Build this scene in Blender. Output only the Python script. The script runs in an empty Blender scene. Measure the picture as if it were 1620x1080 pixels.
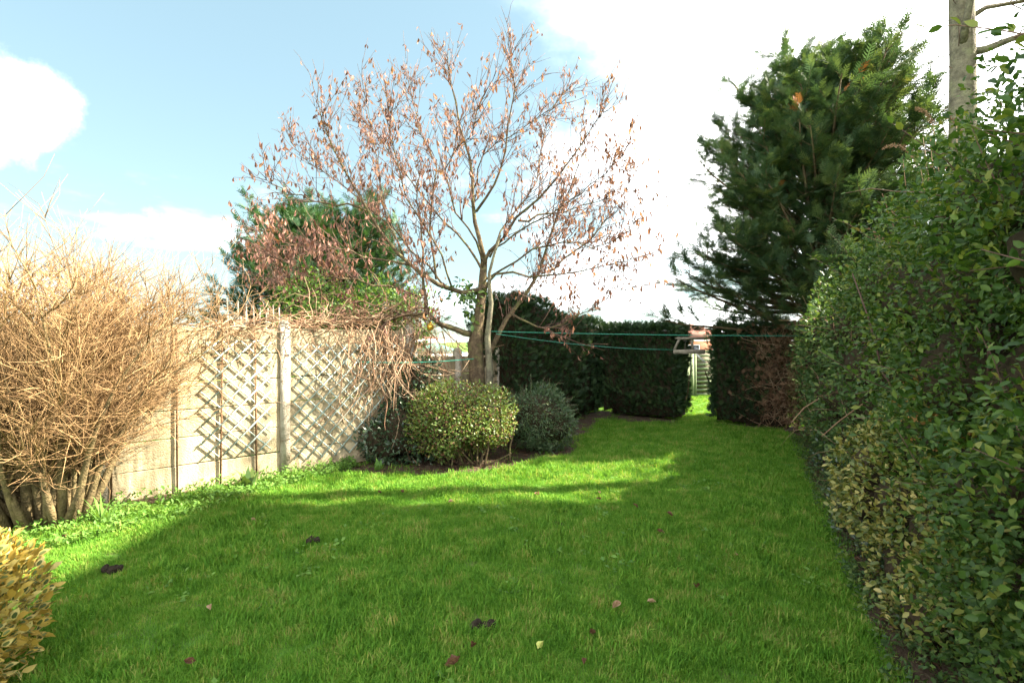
import bpy, bmesh, math, random
import numpy as np
from mathutils import Vector, noise as mnoise

random.seed(7)
RNG = np.random.default_rng(11)
SC = bpy.context.scene
COL = SC.collection

# ------------------------------------------------------------------ camera, sky, sun, exposure
CAM_H, FPX = 1.65, 800.0
cam = bpy.data.cameras.new("camera")
cam.sensor_width = 36.0
cam.lens = FPX / 1620.0 * 36.0
cam.clip_start, cam.clip_end = 0.05, 3000
camo = bpy.data.objects.new("camera", cam)
camo.location = (0, 0, CAM_H)
camo.rotation_euler = (math.radians(90), 0, 0)
COL.objects.link(camo)
SC.camera = camo

SUN_EL = math.radians(40)
SUN_DIR = Vector((0.9929, 0.1190, 0))            # horizontal direction towards the sun (right of the view)
SUN_AZ = math.atan2(SUN_DIR.x, SUN_DIR.y)        # clockwise from +Y
SUN_VEC = Vector((math.sin(SUN_AZ) * math.cos(SUN_EL), math.cos(SUN_AZ) * math.cos(SUN_EL), math.sin(SUN_EL)))

world = bpy.data.worlds.new("World")
SC.world = world
world.use_nodes = True
wn, wl = world.node_tree.nodes, world.node_tree.links
wn.clear()


def wnode(t, **kw):
    n = wn.new(t)
    for k, v in kw.items():
        setattr(n, k, v)
    return n


def wmath(op, a, b=None, c=None, clamp=False):
    n = wnode('ShaderNodeMath', operation=op, use_clamp=clamp)
    for i, v in enumerate((a, b, c)):
        if v is None:
            continue
        if isinstance(v, (int, float)):
            n.inputs[i].default_value = v
        else:
            wl.new(v, n.inputs[i])
    return n.outputs[0]


sky = wnode('ShaderNodeTexSky', sky_type='NISHITA', sun_disc=False)
sky.sun_elevation, sky.sun_rotation = SUN_EL, SUN_AZ
sky.air_density, sky.dust_density, sky.ozone_density = 1.0, 0.35, 1.0
geo = wnode('ShaderNodeTexCoord')
sep = wnode('ShaderNodeSeparateXYZ')
wl.new(geo.outputs['Generated'], sep.inputs[0])
zc = wmath('MAXIMUM', wmath('ADD', sep.outputs[2], 0.16), 0.03)
comb = wnode('ShaderNodeCombineXYZ')
wl.new(wmath('DIVIDE', sep.outputs[0], zc), comb.inputs[0])
wl.new(wmath('DIVIDE', sep.outputs[1], zc), comb.inputs[1])
cn = wnode('ShaderNodeTexNoise')
cn.inputs['Scale'].default_value = 0.9
cn.inputs['Detail'].default_value = 7
cn.inputs['Roughness'].default_value = 0.55
wl.new(comb.outputs[0], cn.inputs['Vector'])
cn2 = wnode('ShaderNodeTexNoise')
cn2.inputs['Scale'].default_value = 5.0
cn2.inputs['Detail'].default_value = 9
cn2.inputs['Roughness'].default_value = 0.62
wl.new(geo.outputs['Generated'], cn2.inputs['Vector'])
# broken bright cloud with one wide blue gap ahead on the left; cover out of view added as fill light
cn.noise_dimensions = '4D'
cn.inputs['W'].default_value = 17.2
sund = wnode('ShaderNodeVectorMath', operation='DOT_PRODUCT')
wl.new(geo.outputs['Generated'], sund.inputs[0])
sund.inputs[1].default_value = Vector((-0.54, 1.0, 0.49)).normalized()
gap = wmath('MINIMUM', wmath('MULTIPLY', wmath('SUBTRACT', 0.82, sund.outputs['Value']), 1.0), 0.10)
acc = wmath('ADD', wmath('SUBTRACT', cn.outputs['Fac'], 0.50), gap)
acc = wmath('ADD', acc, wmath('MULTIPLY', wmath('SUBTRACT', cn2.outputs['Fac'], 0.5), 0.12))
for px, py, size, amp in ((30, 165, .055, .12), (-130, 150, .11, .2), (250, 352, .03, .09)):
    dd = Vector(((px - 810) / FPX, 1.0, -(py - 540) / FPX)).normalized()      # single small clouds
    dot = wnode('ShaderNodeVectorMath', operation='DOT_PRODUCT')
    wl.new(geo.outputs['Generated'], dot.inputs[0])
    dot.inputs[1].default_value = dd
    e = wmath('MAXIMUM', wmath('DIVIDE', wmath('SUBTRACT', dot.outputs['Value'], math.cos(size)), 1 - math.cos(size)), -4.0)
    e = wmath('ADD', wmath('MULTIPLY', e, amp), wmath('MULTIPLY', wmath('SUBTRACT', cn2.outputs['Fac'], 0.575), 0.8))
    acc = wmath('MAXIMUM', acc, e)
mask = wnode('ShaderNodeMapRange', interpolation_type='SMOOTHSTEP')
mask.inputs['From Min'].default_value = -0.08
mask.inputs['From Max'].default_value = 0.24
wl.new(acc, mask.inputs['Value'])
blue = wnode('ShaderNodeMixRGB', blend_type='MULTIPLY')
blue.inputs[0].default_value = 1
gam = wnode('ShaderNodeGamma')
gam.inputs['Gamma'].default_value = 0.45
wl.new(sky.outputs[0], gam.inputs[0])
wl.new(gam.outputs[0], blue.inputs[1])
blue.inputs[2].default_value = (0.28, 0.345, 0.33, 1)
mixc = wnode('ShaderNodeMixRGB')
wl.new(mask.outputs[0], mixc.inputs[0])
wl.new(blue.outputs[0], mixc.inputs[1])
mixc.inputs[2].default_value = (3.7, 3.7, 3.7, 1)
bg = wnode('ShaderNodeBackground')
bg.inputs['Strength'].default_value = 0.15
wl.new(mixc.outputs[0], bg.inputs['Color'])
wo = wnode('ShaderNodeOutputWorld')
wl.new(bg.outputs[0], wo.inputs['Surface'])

sun = bpy.data.lights.new("sun", 'SUN')
sun.energy, sun.angle, sun.color = 3.4, math.radians(1.0), (1.0, 0.90, 0.74)
suno = bpy.data.objects.new("sun", sun)
suno.rotation_euler = (-SUN_VEC).to_track_quat('-Z', 'Y').to_euler()
suno.location = (20, 0, 30)
COL.objects.link(suno)

vs = SC.view_settings
vs.view_transform, vs.look, vs.exposure, vs.gamma = 'Standard', 'None', 3.55, 1.0
vs.use_curve_mapping = False
SC.render.engine = 'CYCLES'
SC.cycles.max_bounces = 6
SC.cycles.transparent_max_bounces = 4


def P(px, py, Y):
    return np.array([(px - 810) / FPX * Y, Y, CAM_H - (py - 540) / FPX * Y])


def G(px, py):
    Y = CAM_H * FPX / (py - 540)
    return np.array([(px - 810) / FPX * Y, Y, 0.0])


# ------------------------------------------------------------------ materials
def mat(name, ramp, rough=0.6, spec=0.25, transl=0.0, attr=None, noise=None, bump=0.0, bscale=40, noise2=None, metal=0.0, streak=None):
    """ramp: [(pos, rgb)]; driven by the per-leaf 'rnd' attribute and/or noise."""
    m = bpy.data.materials.new(name)
    m.use_nodes = True
    nt = m.node_tree
    n, l = nt.nodes, nt.links
    b = n['Principled BSDF']
    b.inputs['Roughness'].default_value = rough
    b.inputs['Specular IOR Level'].default_value = spec
    b.inputs['Metallic'].default_value = metal
    r = n.new('ShaderNodeValToRGB')
    r.color_ramp.elements[0].position = ramp[0][0]
    r.color_ramp.elements[0].color = (*ramp[0][1], 1)
    if len(ramp) == 1:
        r.color_ramp.elements[1].color = (*ramp[0][1], 1)
    else:
        r.color_ramp.elements[1].position = ramp[-1][0]
        r.color_ramp.elements[1].color = (*ramp[-1][1], 1)
        for p, c in ramp[1:-1]:
            e = r.color_ramp.elements.new(p)
            e.color = (*c, 1)
    gp = n.new('ShaderNodeNewGeometry')
    fac = None
    if attr:
        a = n.new('ShaderNodeAttribute')
        a.attribute_name = attr
        fac = a.outputs['Fac']
    if noise:
        t = n.new('ShaderNodeTexNoise')
        t.inputs['Scale'].default_value = noise[0]
        t.inputs['Detail'].default_value = 5
        t.inputs['Roughness'].default_value = 0.62
        l.new(gp.outputs['Position'], t.inputs['Vector'])
        mr = n.new('ShaderNodeMapRange')
        mr.inputs['From Min'].default_value = 0.3
        mr.inputs['From Max'].default_value = 0.7
        l.new(t.outputs['Fac'], mr.inputs['Value'])
        if fac is None:
            fac = mr.outputs[0]
        else:
            mx = n.new('ShaderNodeMix')
            mx.inputs[0].default_value = noise[1]
            l.new(fac, mx.inputs[2])
            l.new(mr.outputs[0], mx.inputs[3])
            fac = mx.outputs[0]
    if fac is not None:
        l.new(fac, r.inputs[0])
    col = r.outputs[0]
    if noise2:      # (scale, rgb, amount): stains
        t2 = n.new('ShaderNodeTexNoise')
        t2.inputs['Scale'].default_value = noise2[0]
        t2.inputs['Detail'].default_value = 6
        t2.inputs['Roughness'].default_value = 0.7
        l.new(gp.outputs['Position'], t2.inputs['Vector'])
        mr2 = n.new('ShaderNodeMapRange')
        mr2.inputs['From Min'].default_value = 0.48
        mr2.inputs['From Max'].default_value = 0.68
        mr2.inputs['To Max'].default_value = noise2[2]
        l.new(t2.outputs['Fac'], mr2.inputs['Value'])
        mc = n.new('ShaderNodeMixRGB')
        l.new(mr2.outputs[0], mc.inputs[0])
        l.new(col, mc.inputs[1])
        mc.inputs[2].default_value = (*noise2[1], 1)
        col = mc.outputs[0]
    if streak:      # (rgb, amount): rain streaks running down the face
        mp = n.new('ShaderNodeVectorMath'); mp.operation = 'MULTIPLY'
        mp.inputs[1].default_value = (13, 13, 1.3)
        l.new(gp.outputs['Position'], mp.inputs[0])
        t3 = n.new('ShaderNodeTexNoise'); t3.inputs['Scale'].default_value = 1.0; t3.inputs['Detail'].default_value = 6
        l.new(mp.outputs[0], t3.inputs['Vector'])
        mr3 = n.new('ShaderNodeMapRange')
        mr3.inputs['From Min'].default_value = 0.47; mr3.inputs['From Max'].default_value = 0.7; mr3.inputs['To Max'].default_value = streak[1]
        l.new(t3.outputs['Fac'], mr3.inputs['Value'])
        mc3 = n.new('ShaderNodeMixRGB')
        l.new(mr3.outputs[0], mc3.inputs[0]); l.new(col, mc3.inputs[1]); mc3.inputs[2].default_value = (*streak[0], 1)
        col = mc3.outputs[0]
    l.new(col, b.inputs['Base Color'])
    if bump:
        tb = n.new('ShaderNodeTexNoise')
        tb.inputs['Scale'].default_value = bscale
        tb.inputs['Detail'].default_value = 6
        l.new(gp.outputs['Position'], tb.inputs['Vector'])
        bp = n.new('ShaderNodeBump')
        bp.inputs['Strength'].default_value = bump
        bp.inputs['Distance'].default_value = 0.02
        l.new(tb.outputs['Fac'], bp.inputs['Height'])
        l.new(bp.outputs[0], b.inputs['Normal'])
    if transl > 0:
        tr = n.new('ShaderNodeBsdfTranslucent')
        gm = n.new('ShaderNodeMixRGB')
        gm.blend_type = 'MULTIPLY'
        gm.inputs[0].default_value = 1
        gm.inputs[2].default_value = (1.25, 1.2, 0.6, 1)
        l.new(col, gm.inputs[1])
        l.new(gm.outputs[0], tr.inputs['Color'])
        ms = n.new('ShaderNodeMixShader')
        ms.inputs[0].default_value = transl
        l.new(b.outputs[0], ms.inputs[1])
        l.new(tr.outputs[0], ms.inputs[2])
        l.new(ms.outputs[0], n['Material Output'].inputs['Surface'])
    return m


M = {}
M['ground'] = mat('ground_green', [(0, (.05, .12, .016)), (1, (.09, .19, .028))], .95, .1, noise=(3, 0), bump=.6, bscale=60, noise2=(5, (.12, .09, .045), .8))
M['soil'] = mat('soil', [(0, (.035, .024, .015)), (.6, (.065, .045, .03)), (1, (.10, .08, .05))], .95, .1, noise=(14, 0), bump=1, bscale=50)
M['grass'] = mat('grass', [(0, (.028, .085, .008)), (.25, (.066, .175, .018)), (.5, (.112, .25, .027)), (.7, (.175, .295, .042)), (.82, (.30, .30, .09)), (1, (.36, .28, .12))], .65, .08, .4, attr='rnd', noise=(4.5, .5), noise2=(1.1, (.07, .19, .02), .5))
M['weed'] = mat('weed_leaf', [(0, (.07, .16, .03)), (1, (.15, .27, .05))], .6, .2, .35, attr='rnd')
M['privet'] = mat('privet_leaf', [(0, (.018, .045, .011)), (.45, (.04, .086, .016)), (.75, (.08, .135, .023)), (.92, (.18, .195, .04)), (1, (.24, .14, .055))], .5, .25, .38, attr='rnd', noise=(1.3, .25))
M['far_hedge'] = mat('mixed_hedge_leaf', [(0, (.024, .058, .018)), (.6, (.055, .105, .026)), (1, (.15, .19, .045))], .55, .25, .3, attr='rnd', noise=(1.5, .3))
M['euon'] = mat('variegated_leaf', [(0, (.05, .08, .016)), (.4, (.11, .135, .028)), (.75, (.23, .22, .05)), (1, (.36, .30, .10))], .45, .4, .3, attr='rnd')
M['gold'] = mat('golden_leaf_edge', [(0, (.30, .20, .035)), (.5, (.44, .31, .06)), (1, (.5, .42, .16))], .5, .3, .25, attr='rnd')
M['goldmid'] = mat('golden_leaf_middle', [(0, (.06, .09, .025)), (1, (.14, .16, .04))], .5, .3, .2, attr='rnd')
M['ivy'] = mat('ivy_leaf', [(0, (.015, .035, .015)), (.7, (.03, .06, .025)), (1, (.07, .11, .05))], .35, .5, .15, attr='rnd')
M['orange'] = mat('dead_orange_leaf', [(0, (.22, .11, .035)), (1, (.42, .23, .08))], .6, .2, .3, attr='rnd')
M['cypress'] = mat('cypress_spray', [(0, (.02, .044, .024)), (.5, (.042, .08, .036)), (.85, (.09, .13, .045)), (1, (.19, .20, .065))], .6, .25, .25, attr='rnd', noise=(.8, .3))
M['cypress2'] = mat('cypress_green_spray', [(0, (.014, .042, .02)), (.6, (.032, .08, .028)), (1, (.08, .14, .04))], .6, .25, .2, attr='rnd', noise=(.8, .3))
M['rust'] = mat('dead_spray', [(0, (.16, .06, .025)), (1, (.30, .13, .05))], .7, .2, .2, attr='rnd')
M['hedge'] = mat('clipped_hedge_spray', [(0, (.010, .026, .010)), (.6, (.022, .05, .016)), (.92, (.05, .085, .026)), (1, (.12, .14, .05))], .6, .25, .15, attr='rnd', noise=(1.2, .3))
M['inner'] = mat('dark_foliage_core', [(0, (.022, .018, .011)), (1, (.05, .038, .024))], .95, .05, noise=(9, 0), bump=1, bscale=30)  # dead-foliage brown, kept dark to stand in for shade inside the crowns
M['brownspray'] = mat('brown_dead_hedge', [(0, (.05, .03, .018)), (1, (.14, .085, .05))], .8, .1, .1, attr='rnd')
M['bush'] = mat('bush_leaf', [(0, (.06, .11, .022)), (.5, (.095, .155, .028)), (.85, (.15, .195, .038)), (1, (.24, .21, .06))], .45, .35, .3, attr='rnd')
M['bushred'] = mat('bush_red_leaf', [(0, (.07, .028, .02)), (1, (.16, .075, .04))], .6, .2, .2, attr='rnd')
M['darkbush'] = mat('dark_bush_leaf', [(0, (.025, .055, .022)), (.7, (.055, .10, .038)), (1, (.13, .18, .08))], .45, .4, .2, attr='rnd')
M['climber'] = mat('climber_leaf', [(0, (.07, .15, .03)), (1, (.17, .28, .05))], .5, .3, .35, attr='rnd')
M['deadleaf'] = mat('dead_brown_leaf', [(0, (.09, .04, .032)), (.5, (.20, .095, .073)), (1, (.36, .20, .15))], .65, .2, .3, attr='rnd')
M['bark'] = mat('brown_bark', [(0, (.045, .032, .021)), (.6, (.095, .068, .042)), (1, (.16, .12, .07))], .9, .1, noise=(16, 0), bump=1, bscale=55, noise2=(7, (.12, .13, .045), .7))
M['palebark'] = mat('pale_grey_bark', [(0, (.07, .064, .046)), (1, (.18, .16, .115))], .9, .1, noise=(12, 0), bump=.8, bscale=45, noise2=(6, (.16, .17, .09), .6))
M['twig'] = mat('tree_twig', [(0, (.07, .04, .033)), (1, (.16, .10, .075))], .8, .15, attr='rnd')
M['shrubstem'] = mat('shrub_stem', [(0, (.07, .052, .028)), (1, (.19, .145, .07))], .85, .1, noise=(14, 0), bump=.8, bscale=60)
M['shrubtwig'] = mat('shrub_twig', [(0, (.11, .064, .03)), (.5, (.26, .16, .075)), (1, (.42, .275, .135))], .75, .15, attr='rnd')
M['vine'] = mat('dry_vine', [(0, (.15, .085, .05)), (.6, (.28, .18, .11)), (1, (.42, .31, .2))], .8, .1, attr='rnd')
M['concrete'] = mat('weathered_concrete', [(0, (.27, .21, .125)), (.5, (.40, .325, .205)), (1, (.50, .42, .28))], .9, .15, noise=(6, 0), bump=.5, bscale=70, noise2=(3.0, (.13, .115, .065), .9), streak=((.12, .10, .06), .75))
M['post'] = mat('concrete_post', [(0, (.30, .26, .20)), (1, (.46, .41, .33))], .9, .15, noise=(9, 0), bump=.6, bscale=60, noise2=(5, (.16, .13, .08), .8))
M['batten'] = mat('brown_batten', [(0, (.10, .055, .03)), (1, (.20, .12, .065))], .85, .1, noise=(20, 0), bump=.5)
M['trellis'] = mat('pale_blue_green_paint', [(0, (.22, .30, .28)), (1, (.40, .46, .41))], .7, .2, noise=(18, 0), bump=.4, noise2=(11, (.24, .19, .13), .7))
M['line'] = mat('green_plastic_line', [(0, (.03, .22, .15))], .4, .4)
M['timber'] = mat('grey_timber', [(0, (.17, .15, .11)), (1, (.32, .29, .23))], .85, .1, noise=(14, 0), bump=.5)
M['whitepost'] = mat('white_painted_timber', [(0, (.66, .65, .6)), (1, (.8, .79, .75))], .6, .3, noise=(9, 0))
M['greenboard'] = mat('green_grey_board', [(0, (.15, .19, .11)), (1, (.26, .30, .19))], .85, .1, noise=(8, 0), bump=.4)
M['brick'] = mat('red_brick', [(0, (.30, .13, .08)), (1, (.42, .20, .13))], .9, .1, noise=(6, 0), bump=.5)
M['rooftile'] = mat('red_brown_roof_tile', [(0, (.19, .085, .065)), (1, (.28, .13, .10))], .85, .1, noise=(3, 0), bump=.6, bscale=12)
M['white'] = mat('white_upvc', [(0, (.8, .8, .78))], .4, .3)
M['glass'] = mat('window_glass', [(0, (.03, .035, .04))], .06, .6)
M['teal'] = mat('teal_felt', [(0, (.06, .17, .15)), (1, (.10, .24, .21))], .8, .1, noise=(6, 0))
M['goldball'] = mat('gold_plastic', [(0, (.62, .38, .05))], .25, .6, metal=.6)
M['red'] = mat('red_plastic', [(0, (.5, .05, .03))], .5, .4)
M['plume'] = mat('dry_flower_head', [(0, (.14, .085, .055)), (1, (.27, .16, .10))], .85, .1, .15, attr='rnd')
M['clod'] = mat('dark_soil_clod', [(0, (.016, .012, .008)), (1, (.05, .038, .026))], .9, .1, noise=(60, 0), bump=1, bscale=120)
M['fallen_brown'] = mat('fallen_leaf_brown', [(0, (.06, .028, .016)), (1, (.14, .068, .036))], .6, .25, .15, noise=(70, 0))
M['fallen_pale'] = mat('fallen_leaf_pale', [(0, (.24, .15, .09)), (1, (.38, .26, .16))], .6, .25, .15, noise=(70, 0))
M['fallen_yellow'] = mat('fallen_leaf_yellow', [(0, (.38, .42, .10)), (1, (.5, .5, .16))], .6, .25, .15, noise=(70, 0))


# ------------------------------------------------------------------ object helpers
def tag(o, label=None, cat=None, group=None, kind=None):
    for k, v in (('label', label), ('category', cat), ('group', group), ('kind', kind)):
        if v:
            o[k] = v
    return o


def thing(name, loc, label, cat, group=None):
    o = bpy.data.objects.new(name, None)
    o.empty_display_size = 0.1
    o.location = [float(v) for v in loc]
    COL.objects.link(o)
    return tag(o, label, cat, group)


def link(name, me, parent=None, kind=None):
    o = bpy.data.objects.new(name, me)
    COL.objects.link(o)
    if parent is not None:
        o.parent = parent
        if parent.parent is None:
            o.location = -parent.location          # meshes are written in world coordinates
    if kind:
        o['kind'] = kind
    return o


class MB:
    """Collects geometry in world coordinates and builds ONE mesh."""

    def __init__(self):
        self.v, self.r, self.q, self.t, self.n = [], [], [], [], 0

    def add(self, v, quads=None, tris=None, rnd=None):
        v = np.asarray(v, dtype=np.float64).reshape(-1, 3)
        self.v.append(v)
        if rnd is None:
            rnd = np.full(len(v), 0.5)
        elif np.isscalar(rnd):
            rnd = np.full(len(v), rnd)
        self.r.append(rnd)
        if quads is not None and len(quads):
            self.q.append(np.asarray(quads, dtype=np.int64).reshape(-1, 4) + self.n)
        if tris is not None and len(tris):
            self.t.append(np.asarray(tris, dtype=np.int64).reshape(-1, 3) + self.n)
        self.n += len(v)

    def box(self, c, size, ax=(1, 0, 0), up=(0, 0, 1), taper=1.0, rnd=.5):
        c = np.asarray(c, float)
        ax = np.asarray(ax, float); ax = ax / np.linalg.norm(ax)
        up = np.asarray(up, float)
        up = up - ax * np.dot(up, ax); up = up / np.linalg.norm(up)
        sd = np.cross(up, ax)
        hx, hy, hz = np.asarray(size, float) / 2
        vs_ = []
        for sz in (-1, 1):
            t = 1.0 if sz < 0 else taper
            for sx, sy in ((-1, -1), (1, -1), (1, 1), (-1, 1)):
                vs_.append(c + ax * sx * hx * t + sd * sy * hy * t + up * sz * hz)
        self.add(vs_, [(0, 3, 2, 1), (4, 5, 6, 7), (0, 1, 5, 4), (1, 2, 6, 5), (2, 3, 7, 6), (3, 0, 4, 7)], rnd=rnd)

    def bar(self, a, b, w, h=None, up=(0, 0, 1)):
        a, b = np.asarray(a, float), np.asarray(b, float)
        self.box((a + b) / 2, (np.linalg.norm(b - a), w, h or w), b - a, up)

    def tubes(self, Pts, R, k=5, rnd=None):
        """Pts (M,N,3), R (M,N): tapered tubes along polylines."""
        Pts, R = np.asarray(Pts, float), np.asarray(R, float)
        if Pts.ndim == 2:
            Pts, R = Pts[None], R[None]
        Mn, N = Pts.shape[:2]
        T = np.gradient(Pts, axis=1)
        T /= np.linalg.norm(T, axis=2, keepdims=True) + 1e-9
        mean = np.abs((Pts[:, -1] - Pts[:, 0]))
        ref = np.eye(3)[np.argmin(mean, axis=1)][:, None, :].repeat(N, 1)
        U = np.cross(T, ref); U /= np.linalg.norm(U, axis=2, keepdims=True) + 1e-9
        W = np.cross(T, U)
        a = np.arange(k) / k * 2 * np.pi
        ring = U[:, :, None, :] * np.cos(a)[None, None, :, None] + W[:, :, None, :] * np.sin(a)[None, None, :, None]
        V = Pts[:, :, None, :] + ring * R[:, :, None, None]
        idx = np.arange(Mn * N * k).reshape(Mn, N, k)
        i0, i1 = idx[:, :-1, :], idx[:, 1:, :]
        q = np.stack([i0, np.roll(i0, -1, 2), np.roll(i1, -1, 2), i1], -1).reshape(-1, 4)
        if rnd is None:
            rnd = RNG.random(Mn)
        rnd = np.asarray(rnd, float).repeat(N * k)
        caps = None
        if k == 4:
            caps = np.concatenate([idx[:, 0, ::-1], idx[:, -1, :]]).reshape(-1, 4)
            q = np.concatenate([q, caps])
            self.add(V.reshape(-1, 3), q, rnd=rnd)
        else:
            tr = []
            for row in (idx[:, 0, ::-1], idx[:, -1, :]):
                for j in range(1, k - 1):
                    tr.append(np.stack([row[:, 0], row[:, j], row[:, j + 1]], -1))
            self.add(V.reshape(-1, 3), q, np.concatenate(tr), rnd=rnd)

    def scatter(self, tpl, pos, ydir, nrm, scale, rnd=None, wscale=None):
        """Copies a template (verts, quads, tris) to each pos; local y along ydir, z towards nrm."""
        V, Q, T = tpl
        V = np.asarray(V, float)
        pos = np.asarray(pos, float)
        n = len(pos)
        if n == 0:
            return
        y = ydir / (np.linalg.norm(ydir, axis=1, keepdims=True) + 1e-9)
        x = np.cross(y, nrm); x /= np.linalg.norm(x, axis=1, keepdims=True) + 1e-9
        z = np.cross(x, y)
        s = np.broadcast_to(np.asarray(scale, float), (n,))
        ws = s if wscale is None else s * wscale
        W = (x[:, None, :] * (V[None, :, 0:1] * ws[:, None, None]) + y[:, None, :] * (V[None, :, 1:2] * s[:, None, None])
             + z[:, None, :] * (V[None, :, 2:3] * s[:, None, None]) + pos[:, None, :])
        m = len(V)
        off = (np.arange(n) * m)[:, None, None]
        q = (np.asarray(Q, int).reshape(1, -1, 4) + off).reshape(-1, 4) if len(Q) else None
        t = (np.asarray(T, int).reshape(1, -1, 3) + off).reshape(-1, 3) if len(T) else None
        if rnd is None:
            rnd = RNG.random(n)
        self.add(W.reshape(-1, 3), q, t, np.asarray(rnd).repeat(m))

    def mesh(self, name, mats, smooth=False):
        me = bpy.data.meshes.new(name)
        v = np.concatenate(self.v).astype(np.float32)
        q = np.concatenate(self.q) if self.q else np.zeros((0, 4), int)
        t = np.concatenate(self.t) if self.t else np.zeros((0, 3), int)
        me.vertices.add(len(v))
        me.vertices.foreach_set('co', v.ravel())
        loops = np.concatenate([q.ravel(), t.ravel()]).astype(np.int32)
        me.loops.add(len(loops))
        me.loops.foreach_set('vertex_index', loops)
        tot = np.concatenate([np.full(len(q), 4), np.full(len(t), 3)]).astype(np.int32)
        me.polygons.add(len(tot))
        me.polygons.foreach_set('loop_start', np.concatenate([[0], np.cumsum(tot)[:-1]]).astype(np.int32))
        me.polygons.foreach_set('loop_total', tot)
        if smooth:
            me.polygons.foreach_set('use_smooth', np.ones(len(tot), bool))
        a = me.attributes.new('rnd', 'FLOAT', 'POINT')
        a.data.foreach_set('value', np.concatenate(self.r).astype(np.float32))
        for mm in (mats if isinstance(mats, (list, tuple)) else [mats]):
            me.materials.append(M[mm] if isinstance(mm, str) else mm)
        me.update(calc_edges=True)
        me.validate()
        return me

    def build(self, name, mats, parent=None, smooth=False, kind=None):
        return link(name, self.mesh(name, mats, smooth), parent, kind)


def unit(n):
    u = RNG.normal(size=(n, 3))
    return u / np.linalg.norm(u, axis=1, keepdims=True)


# ------------------------------------------------------------------ templates
LEAF = ([(0, 0, 0), (0, .36, -.02), (0, .70, -.03), (0, 1, -.12), (-.25, .30, .07), (-.23, .66, .05), (.25, .30, .07), (.23, .66, .05)],
        [(1, 2, 5, 4), (2, 1, 6, 7)], [(0, 1, 4), (2, 3, 5), (0, 6, 1), (2, 7, 3)])
LEAF4 = ([(0, 0, 0), (-.27, .5, .06), (0, 1, -.08), (.27, .5, .06), (0, .5, -.02)], [(0, 4, 2, 1), (0, 3, 2, 4)], [])
NARROW = ([(0, 0, 0), (-.13, .45, .04), (0, 1, -.15), (.13, .45, .04), (0, .45, -.02)], [(0, 4, 2, 1), (0, 3, 2, 4)], [])
# a curled, folded dead leaf hanging from its stalk
CURL = ([(0, 0, 0), (0, .3, .05), (0, .68, .02), (0, 1, -.2), (-.12, .28, .16), (-.16, .62, .15), (.10, .30, .14), (.15, .66, .1)],
        [(1, 2, 5, 4), (2, 1, 6, 7)], [(0, 1, 4), (2, 3, 5), (0, 6, 1), (2, 7, 3)])


def make_spray(n=7, w=.05, spread=.42):
    v, t = [], []

    def sliver(a, b, ww):
        a, b = np.array(a), np.array(b)
        d = b - a
        s = np.array([-d[1], d[0], 0]); s = s / (np.linalg.norm(s) + 1e-9) * ww
        i = len(v)
        m = a + d * .4
        v.extend([a, m + s, b, m - s])
        t.extend([(i, i + 1, i + 2), (i, i + 2, i + 3)])
    sliver((0, 0, 0), (0, 1, -.06), w * 1.1)
    for i in range(n):
        y = .12 + .75 * i / n
        s = 1 if i % 2 else -1
        L = spread * (1 - .55 * y)
        sliver((0, y, -.03), (s * L, y + L * .85, -.03 + .05 * ((i * 7) % 3 - 1)), w)
    return (np.array(v), [], t)


SPRAY = make_spray(11, .034, .33)
SPRAY2 = make_spray(6, .075, .42)

# ------------------------------------------------------------------ the ground
FD = np.array([.735, .678, 0]); FO = np.array([-4.12, 5.06, 0])     # concrete fence line
FN = np.array([.678, -.735, 0])                                    # towards the garden


def hedge_face(Y):
    return 2.32 + .476 * (Y - 3.14)


bm = bmesh.new()
S = 900
vv = [bm.verts.new(c) for c in ((-S, -S, 0), (S, -S, 0), (S, S, 0), (-S, S, 0))]
bm.faces.new(vv)
me = bpy.data.meshes.new('ground'); bm.to_mesh(me); bm.free()
me.materials.append(M['ground'])
tag(link('ground', me), 'green ground reaching to the horizon', 'ground', kind='structure')


def sheet(name, pts, z, material, label, cat, wob=.05, kind='structure'):
    """a flat sheet with an uneven outline"""
    out = []
    n = len(pts)
    for i in range(n):
        a, b = np.array(pts[i][:2], float), np.array(pts[(i + 1) % n][:2], float)
        k = max(1, int(np.linalg.norm(b - a) / .12))
        for j in range(k):
            p = a + (b - a) * j / k
            w = Vector((p[0] * 3, p[1] * 3, z))
            out.append((p[0] + wob * mnoise.noise(w), p[1] + wob * mnoise.noise(w + Vector((9, 4, 2)))))
    bm = bmesh.new()
    f = bm.faces.new([bm.verts.new((x, y, z)) for x, y in out])
    bmesh.ops.triangulate(bm, faces=[f])
    bmesh.ops.recalc_face_normals(bm, faces=bm.faces)
    me = bpy.data.meshes.new(name); bm.to_mesh(me); bm.free()
    if me.polygons[0].normal.z < 0:
        me.flip_normals()
    me.materials.append(M[material])
    return tag(link(name, me), label, cat, kind=kind), np.array(out)


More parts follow.
